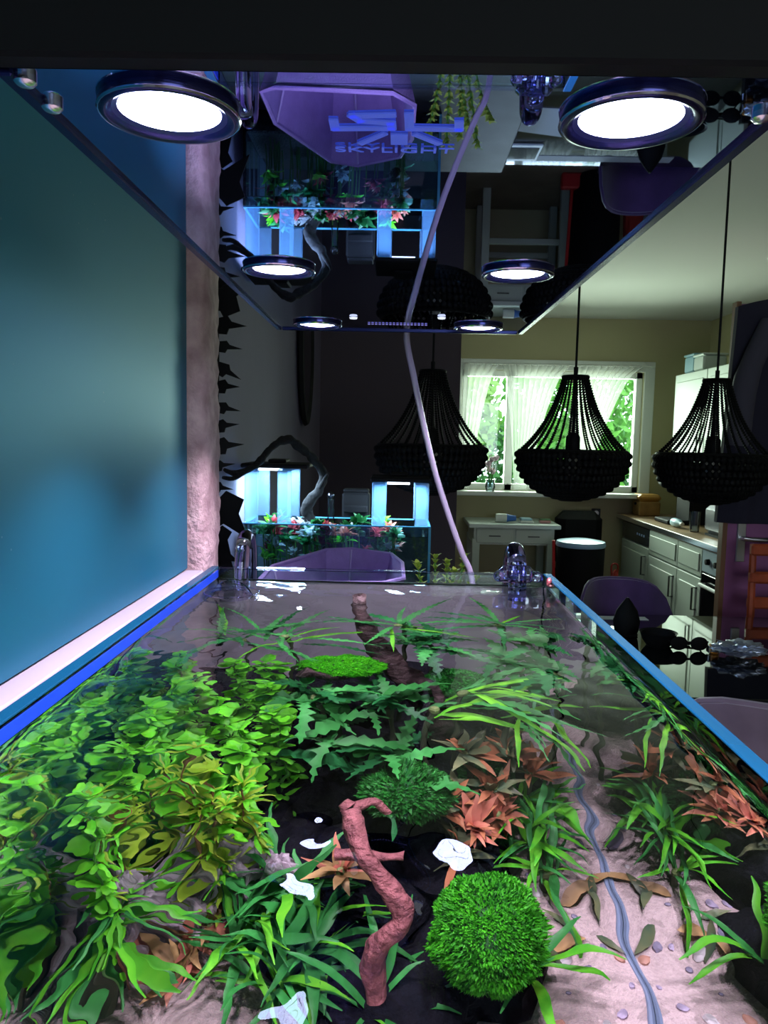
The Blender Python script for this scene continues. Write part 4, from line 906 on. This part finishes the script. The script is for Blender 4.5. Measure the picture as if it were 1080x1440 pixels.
c = mir(731, 212, TBZ); t = thing('tablet', c, 'black tablet with a pale border on the black glass table', 'tablet')
bx(c+Vector((-.07, -.075, .001)), c+Vector((.07, .075, .009)), .003).build('case', P('pale_plastic', (.6, .62, .65), .4), t); bx(c+Vector((-.06, -.05, .009)), c+Vector((.06, .05, .0105))).build('screen', P('screen_black', (.005, .005, .006), .05), t)
c = mir(738, 268, TBZ)
b = bx((.42, 2.82, TBZ+.0005), (.95, 2.87, TBZ+.002)); tag(b.build('table_runner', P('paper', (.7, .72, .75))), 'narrow white runner strip along the far table edge', 'table runner')

# ================================================================== KITCHEN
CRM = P('cream_green_cupboard', (.55, .62, .54), .5); HND = P('dark_handle', (.10, .11, .10), .4, .6); KX = 1.79
def front(x, y0, y1, z0, z1, parent, name='door', m=CRM):
    d = bx((x-.02, y0+.004, z0), (x, y1-.004, z1), .003).build(name, m, parent)
    i = .055 if z1-z0 > .2 else .03
    bx((x-.027, y0+i, z0+i), (x-.019, y1-i, z1-i), .006).build('raised_panel', m, d)
    return d
def handle(x, y, z, L, parent, vert=True):
    pts = [(x, y, z), (x-.028, y, z), (x-.028, y, z+L), (x, y, z+L)] if vert else [(x, y, z), (x-.028, y, z), (x-.028, y+L, z), (x, y+L, z)]
    B().tube(pts, .006, 6).build('handle', HND, parent)
def unit(y0, y1, label, kind):
    t = thing('dishwasher' if kind == 'dw' else 'oven' if kind == 'oven' else 'base_cabinet', (2.1, (y0+y1)/2, 0), label, 'dishwasher' if kind == 'dw' else 'oven' if kind == 'oven' else 'cabinet')
    bx((KX, y0, .1), (2.41, y1, .83)).build('body', CRM, t); bx((KX+.05, y0, 0), (2.41, y1, .1)).build('plinth', blk, t)
    if kind == 'dw':
        bx((KX-.02, y0+.004, .70), (KX, y1-.004, .825), .003).build('control_panel', P('dark_panel', (.02, .025, .035), .25), t)
        for k in range(4): bx((KX-.023, y0+.1+k*.05, .76), (KX-.02, y0+.12+k*.05, .775)).build('button', P('button_blue', (.3, .4, .6), .4), t)
        d = front(KX, y0, y1, .12, .69, t); handle(KX-.02, y0+.06, .50, .13, d)
    elif kind == 'oven':
        bx((KX-.02, y0+.004, .70), (KX, y1-.004, .825), .003).build('control_panel', P('pale_panel', (.45, .55, .62), .3), t)
        for k in range(3): B().lathe([(.018, 0), (.016, .02), (.0001, .022)], (KX-.02, y1-.1-k*.12, .765), 14, M=Matrix.Rotation(-PI/2, 3, 'Y')).build('knob', blk, t, True)
        d = bx((KX-.02, y0+.004, .12), (KX, y1-.004, .69), .003).build('door', P('oven_glass', (.006, .006, .008), .08), t); B().tube([(KX-.02, y1-.06, .63), (KX-.05, y1-.06, .63), (KX-.05, y0+.06, .63), (KX-.02, y0+.06, .63)], .011, 8).build('handle', white, d, True)
    else:
        dr = front(KX, y0, y1, .66, .825, t, 'drawer'); d = front(KX, y0, y1, .12, .65, t); handle(KX-.02, y0+.05, .46, .13, d)
unit(5.34, 5.98, 'cream fronted dishwasher with a dark control panel under the worktop', 'dw'); unit(4.79, 5.34, 'cream base cabinet with one drawer beside the dishwasher', 'c'); unit(4.41, 4.79, 'narrow cream base cabinet with one drawer beside the oven', 'c'); unit(3.80, 4.41, 'built-in oven with pale controls and black door', 'oven')
wt = thing('worktop', (2.1, 4.9, .83), 'wooden kitchen worktop with a bright metal front edge', 'worktop')
bx((KX-.03, 3.80, .831), (2.415, 6.115, .87), .003).build('slab', P('worktop_wood', (.30, .19, .10), .4, var=.25, vscale=10), wt); bx((KX-.036, 3.80, .838), (KX-.03, 6.115, .866)).build('metal_edge', P('bright_steel', (.85, .85, .92)), wt)
def upper(y0, y1, label):
    t = thing('wall_cupboard', (2.24, (y0+y1)/2, 1.30), label, 'cupboard'); bx((2.07, y0, 1.30), (2.415, y1, 1.93)).build('body', CRM, t); d = front(2.07, y0, y1, 1.305, 1.925, t); handle(2.05, y0+.05, 1.36, .13, d)
upper(5.20, 5.79, 'cream wall cupboard with the pale plastic boxes on top'); upper(4.60, 5.20, 'cream wall cupboard with the dark bag on top'); 
for (y, x, h, l, m) in ((5.62, 2.16, .12, 'pale blue plastic box with lid on the wall cupboard', P('pale_blue_plastic', (.35, .55, .65), .35)), (5.42, 2.15, .10, 'white plastic box next to the pale blue one on the wall cupboard', P('white_plastic', (.6, .66, .62), .35))):
    t = thing('plastic_box', (x, y, 1.93), l, 'box'); bx((x-.08, y-.09, 1.931), (x+.08, y+.09, 1.93+h), .012).build('body', m, t, True); bx((x-.086, y-.096, 1.93+h), (x+.086, y+.096, 1.945+h), .005).build('lid', m, t)
t = thing('dark_bag', (2.2, 4.95, 1.93), 'dark blue bag standing on the wall cupboard', 'bag'); b = icos(.12, 3, 55, .25, 1.4, (.8, 1.1, 1.15)); zz = min(v.z for v in b.v); b.v = [v+Vector((2.2, 4.95, 1.93-zz)) for v in b.v]
b.build('body', P('navy_bag', (.01, .02, .05), .5), t, True); B().tube(smooth_path([(2.13, 4.9, 2.17), (2.14, 4.9, 2.24), (2.16, 5.0, 2.24), (2.15, 5.02, 2.16)]), .008, 6).build('strap', P('navy_bag', (.01, .02, .05)), t, True)
ZT = .871
p = Vector((1.93, 5.95, ZT)); t = thing('bread_box', p, 'small wooden bread box on the worktop under the window', 'bread box')
bx(p+Vector((-.07, -.08, 0)), p+Vector((.09, .1, .11)), .008).build('body', P('honey_wood', (.36, .20, .06), .5, var=.2, vscale=15), t); bx(p+Vector((-.075, -.085, .11)), p+Vector((.095, .105, .165)), .02).build('lid', P('orange_wood', (.50, .24, .04), .5), t, True); B().ball(p+Vector((-.078, 0, .09)), .01, 8, 5).build('knob', blk, t)
p = Vector((2.0, 5.42, ZT)); t = thing('coffee_machine', p, 'tall black coffee machine on the worktop', 'coffee machine')
bx(p+Vector((.02, -.14, 0)), p+Vector((.2, .14, .36)), .02).build('body', blk, t, True); bx(p+Vector((-.12, -.14, .25)), p+Vector((.02, .14, .37)), .02).build('brew_head', blk, t, True); bx(p+Vector((-.13, -.14, 0)), p+Vector((.02, .14, .03)), .008).build('drip_tray', blk, t)
for y in (-.07, .07): B().ball(p+Vector((-.12, y, .31)), .016, 8, 5).build('dial', P('bright_steel', (.85, .85, .92)), t)
p = Vector((1.98, 4.62, ZT)); t = thing('toaster', p, 'shiny steel toaster on the worktop', 'toaster')
bx(p+Vector((-.08, -.13, .01)), p+Vector((.08, .13, .19)), .03).build('body', P('bright_steel', (.85, .85, .92)), t, True); bx(p+Vector((-.07, -.12, 0)), p+Vector((.07, .12, .012))).build('base', blk, t); bx(p+Vector((-.05, -.1, .188)), p+Vector((-.02, .1, .192))).build('slot', blk, t); bx(p+Vector((.02, -.1, .188)), p+Vector((.05, .1, .192))).build('slot', blk, t); bx(p+Vector((-.03, -.15, .11)), p+Vector((.03, -.13, .125)), .003).build('lever', blk, t)
p = Vector((1.90, 4.88, ZT)); t = thing('drinking_glass', p, 'tall drinking glass near the toaster on the worktop', 'glass'); B().lathe([(.028, 0), (.034, .13), (.031, .13), (.026, .008), (.0001, .008)], p, 18).build('glass_body', ACL, t, True)
p = Vector((1.88, 5.2, ZT)); t = thing('spray_bottle', p, 'small pale blue bottle lying on the worktop', 'bottle'); B().lathe([(.02, 0), (.028, .01), (.028, .1), (.012, .13), (.012, .145)], p+Vector((0, 0, .029)), 14, M=Matrix.Rotation(PI/2, 3, 'X')).build('body', P('pale_blue_plastic', (.35, .55, .65)), t, True); B().lathe([(.013, .145), (.014, .165), (.0001, .166)], p+Vector((0, 0, .029)), 12, M=Matrix.Rotation(PI/2, 3, 'X')).build('cap', white, t, True)
p = Vector((2.08, 4.12, ZT)); t = thing('gas_hob', p, 'steel gas hob with pan rests above the oven', 'hob')
bx(p+Vector((-.22, -.26, 0)), p+Vector((.22, .26, .012)), .004).build('plate', P('hob_steel', (.45, .5, .55), .25, .9), t)
for dx in (-.11, .11):
    for dy in (-.13, .13):
        c = p+Vector((dx, dy, .012)); bu = B().lathe([(.035, 0), (.035, .012), (.02, .016), (.0001, .017)], c, 16).build('burner', blk, t, True)
        for a in range(2): B().tube([c+Vector((-.08*(a == 0), -.08*(a == 1), .025)), c+Vector((.08*(a == 0), .08*(a == 1), .025))], .004, 5).build('pan_rest', blk, bu)
p = Vector((2.1, 5.0, ZT)); t = thing('kitchen_tap', p, 'steel tap at the kitchen sink', 'tap'); B().tube(smooth_path([p+Vector((.12, 0, 0)), p+Vector((.12, 0, .22)), p+Vector((.05, 0, .28)), p+Vector((-.03, 0, .22))]), .011, 8).build('spout', P('bright_steel', (.85, .85, .92)), t, True); bx(p+Vector((.1, .03, .04)), p+Vector((.14, .08, .055)), .004).build('lever', P('bright_steel', (.85, .85, .92)), t)
# desk under the window
t = thing('side_table', (.88, 5.83, 0), 'pale cream console table with two drawers under the window', 'table')
bx((.54, 5.58, .785), (1.21, 6.08, .815), .004).build('top', P('pale_top', (.62, .68, .66), .35), t)
bx((.58, 5.62, .66), (1.17, 6.06, .785)).build('apron', CRM, t)
for x0 in (.60, .885):
    d = bx((x0, 5.605, .675), (x0+.265, 5.621, .775), .003).build('drawer', CRM, t); bx((x0+.09, 5.595, .722), (x0+.175, 5.606, .73), .002).build('handle', HND, d)
for x in (.57, 1.12):
    for y in (5.61, 6.02): bx((x, y, 0), (x+.055, y+.045, .70), .003).build('leg', CRM, t)
bx((.60, 5.62, .34), (1.15, 5.65, .38), .003).build('stretcher', CRM, t); bx((.60, 6.03, .34), (1.15, 6.06, .38), .003).build('stretcher', CRM, t)
p = Vector((.80, 5.72, .816)); t = thing('spray_can', p, 'white and blue spray can lying on the console table', 'can'); Mx = Matrix.Rotation(PI/2, 3, 'Y')
B().lathe([(.03, 0), (.032, .005), (.032, .08)], p+Vector((-.05, 0, .033)), 16, M=Mx).build('white_body', white, t, True); B().lathe([(.032, .08), (.026, .10), (.02, .15), (.0001, .152)], p+Vector((-.05, 0, .033)), 16, M=Mx).build('blue_cap', P('blue_plastic', (.05, .15, .5), .35), t, True)
p = Vector((.98, 5.74, .816)); t = thing('cloth_bundle', p, 'small pale folded cloth on the console table', 'cloth'); bx(p+Vector((-.05, -.05, 0)), p+Vector((.05, .05, .018)), .006).build('fold', white, t); bx(p+Vector((-.045, -.045, .018)), p+Vector((.04, .05, .036)), .006).build('fold', P('pale_blue_plastic', (.35, .55, .65)), t)
p = Vector((1.12, 5.74, .816)); t = thing('pink_sponge', p, 'pink sponge at the end of the console table', 'sponge'); bx(p+Vector((-.04, -.03, 0)), p+Vector((.04, .03, .022)), .006).build('foam', P('pink_foam', (.6, .3, .3), .9), t); bx(p+Vector((-.04, -.03, .022)), p+Vector((.04, .03, .03)), .003).build('scrub_pad', P('green_pad', (.1, .2, .1), .9), t)
# bin and dark bag in the corner
t = thing('pedal_bin', (1.30, 5.35, 0), 'black bin with a pale blue lid beside the console table', 'bin')
B().lathe([(.14, 0), (.155, .02), (.165, .68), (.165, .70)], (1.30, 5.35, 0), 28).build('body', blk, t, True); B().lathe([(.168, .70), (.172, .71), (.165, .735), (.08, .75), (.0001, .752)], (1.30, 5.35, 0), 28).build('lid', P('pale_blue_lid', (.28, .45, .62), .3), t, True); bx((1.26, 5.16, .01), (1.34, 5.22, .03), .004).build('pedal', HND, t)
t = thing('backpack', (1.40, 5.85, 0), 'black backpack hung on a chair in the kitchen corner', 'bag')
bx((1.23, 5.80, .46), (1.58, 5.98, .90), .06).build('body', blk, t, True); bx((1.28, 5.76, .5), (1.53, 5.80, .7), .02).build('pocket', blk, t, True); bx((1.25, 5.8, 0), (1.56, 5.96, .46), .02).build('lower_body', blk, t)
t = thing('red_broom', (1.13, 5.30, 0), 'red broom leaning beside the black bin', 'broom'); B().tube([(1.125, 5.3, .1), (1.105, 5.32, .74)], .011, 8).build('handle', P('red_plastic', (.5, .02, .02), .4), t); bx((1.05, 5.27, 0), (1.2, 5.33, .1), .01).build('head', P('red_plastic', (.5, .02, .02)), t)
t = thing('red_bag', (1.52, 5.3, 0), 'crumpled red bag on the floor behind the purple chair', 'bag'); b = icos(.1, 3, 66, .3, 1.6, (.6, .6, 2.6)); zz = min(v.z for v in b.v); b.v = [v+Vector((1.53, 5.3, -zz)) for v in b.v]; b.build('body', P('red_cloth', (.35, .03, .02), .8), t, True); B().tube(smooth_path([(1.51, 5.3, .5), (1.51, 5.3, .58), (1.55, 5.3, .58), (1.55, 5.3, .5)]), .006, 6).build('handle', P('red_cloth', (.35, .03, .02)), t)
# wall socket
t = thing('wall_socket', (1.60, 6.115, .86), 'small dark wall socket below the window', 'socket'); bx((1.56, 6.108, .83), (1.63, 6.119, .90), .003).build('plate', P('dark_panel', (.02, .025, .035)), t); B().lathe([(.022, 0), (.02, .006), (.0001, .006)], (1.595, 6.108, .865), 14, M=Matrix.Rotation(PI/2, 3, 'X')).build('outlet', P('steel', (.6, .6, .62)), t, True)
# vase on the sill
p = Vector((.735, 6.0, WZ0+.001)); t = thing('flower_vase', p, 'glass vase with pale pink flowers on the window sill', 'vase')
B().lathe([(.032, 0), (.04, .03), (.034, .08), (.036, .09), (.03, .09), (.028, .03), (.0001, .01)], p, 18).build('vase_body', ACL, t, True)
for k in range(9):
    a = k*2.4; e = p+Vector((.045*math.cos(a)*(.4+k/12), .03*math.sin(a), .15+.09*(k % 3)/2+.02*k/9)); B().tube([p+Vector((0, 0, .02)), e], .0025, 5).build('stem', STEM, t)
    b = icos(.022, 2, k, .35, 2.2); b.v = [v+e for v in b.v]; b.build('flower', P('pale_pink_petal', (.75, .55, .65), .7), t, True)
# smoke detector
p = Vector((1.93, 4.05, CEIL)); t = thing('smoke_detector', p, 'round white smoke detector on the ceiling', 'smoke detector'); B().lathe([(.055, -.0005), (.055, -.02), (.04, -.034), (.0001, -.036)], p, 24).build('body', white, t, True); B().lathe([(.057, -.0005), (.06, -.004), (.057, -.008)], p, 24).build('mounting_ring', white, t, True)
# open door with coat
dx0 = 1.43
struct(bx((2.27, 3.35, 0), (2.42, 3.47, CEIL)), 'wall_stub', kw)
dr = struct(bx((dx0+.02, 3.36, .005), (2.265, 3.40, 2.02), .002), 'door_1', P('mauve_door', (.30, .10, .26), .45, var=.2, vscale=2))
bx((dx0, 3.357, .005), (dx0+.021, 3.403, 2.03), .002).build('wooden_edge', P('brown_edge', (.22, .10, .05), .5), dr)
hp_ = bx((dx0+.062, 3.352, .915), (dx0+.100, 3.361, 1.085), .003).build('handle_plate', P('steel', (.6, .6, .62)), dr); 
B().tube([(dx0+.081, 3.352, 1.02), (dx0+.081, 3.31, 1.02), (dx0+.10, 3.305, 1.02), (dx0+.20, 3.305, 1.018)], .010, 8).build('lever', P('steel', (.6, .6, .62)), hp_, True)
t = thing('hanging_coat', (1.70, 3.30, 1.1), 'dark navy coat hung over the top of the mauve door', 'coat')
def coat(u, v):
    wd = .25+.03*v; x = 1.665+(u-.5)*2*wd; return (x, 3.305-.04*math.sin(PI*u)*(.5+.5*v)+.014*math.sin(u*19+v*2)*min(1, v*3), 2.04-.95*v-.16*abs(u-.5)**2*(1-v))
b = B().grid(coat, 40, 24); n = len(b.v); b.grid(lambda u, v: Vector(coat(u, v))+Vector((0, .03, 0)), 40, 24); per = list(range(41))+[j*41+40 for j in range(1, 25)]+[24*41+i for i in range(39, -1, -1)]+[j*41 for j in range(23, 0, -1)]
for k in range(len(per)): b.f.append((per[k], per[(k+1) % len(per)], per[(k+1) % len(per)]+n, per[k]+n))
b.build('body', P('navy_cloth', (.018, .016, .035), .9), t, True, 70)
for sx in (-1, 1): B().tube(smooth_path([(1.70+sx*.16, 3.27, 1.93), (1.70+sx*.25, 3.265, 1.70), (1.70+sx*.27, 3.27, 1.42)]), [.045]*5+[.05]*5+[.042], 10).build('sleeve', P('grey_lilac_cloth', (.06, .055, .085), .9) if sx < 0 else P('navy_cloth', (.018, .016, .035)), t, True)
B().tube([(1.70, 3.30, 2.03), (1.70, 3.345, 2.045), (1.70, 3.38, 2.045), (1.70, 3.41, 2.0)], .004, 6).build('door_hook', P('steel', (.6, .6, .62)), t)

# everything under water takes the light refracted by the water surface
def recv(o):
    if o.type == 'MESH': o.cycles.is_caustics_receiver = True
    for c in o.children: recv(c)
for o in INTANK: recv(o)
for o in tank.children:
    if o.name.startswith(('bottom_pane', 'bottom_seam', 'grey_background', 'painted_blue_reflection')): recv(o)
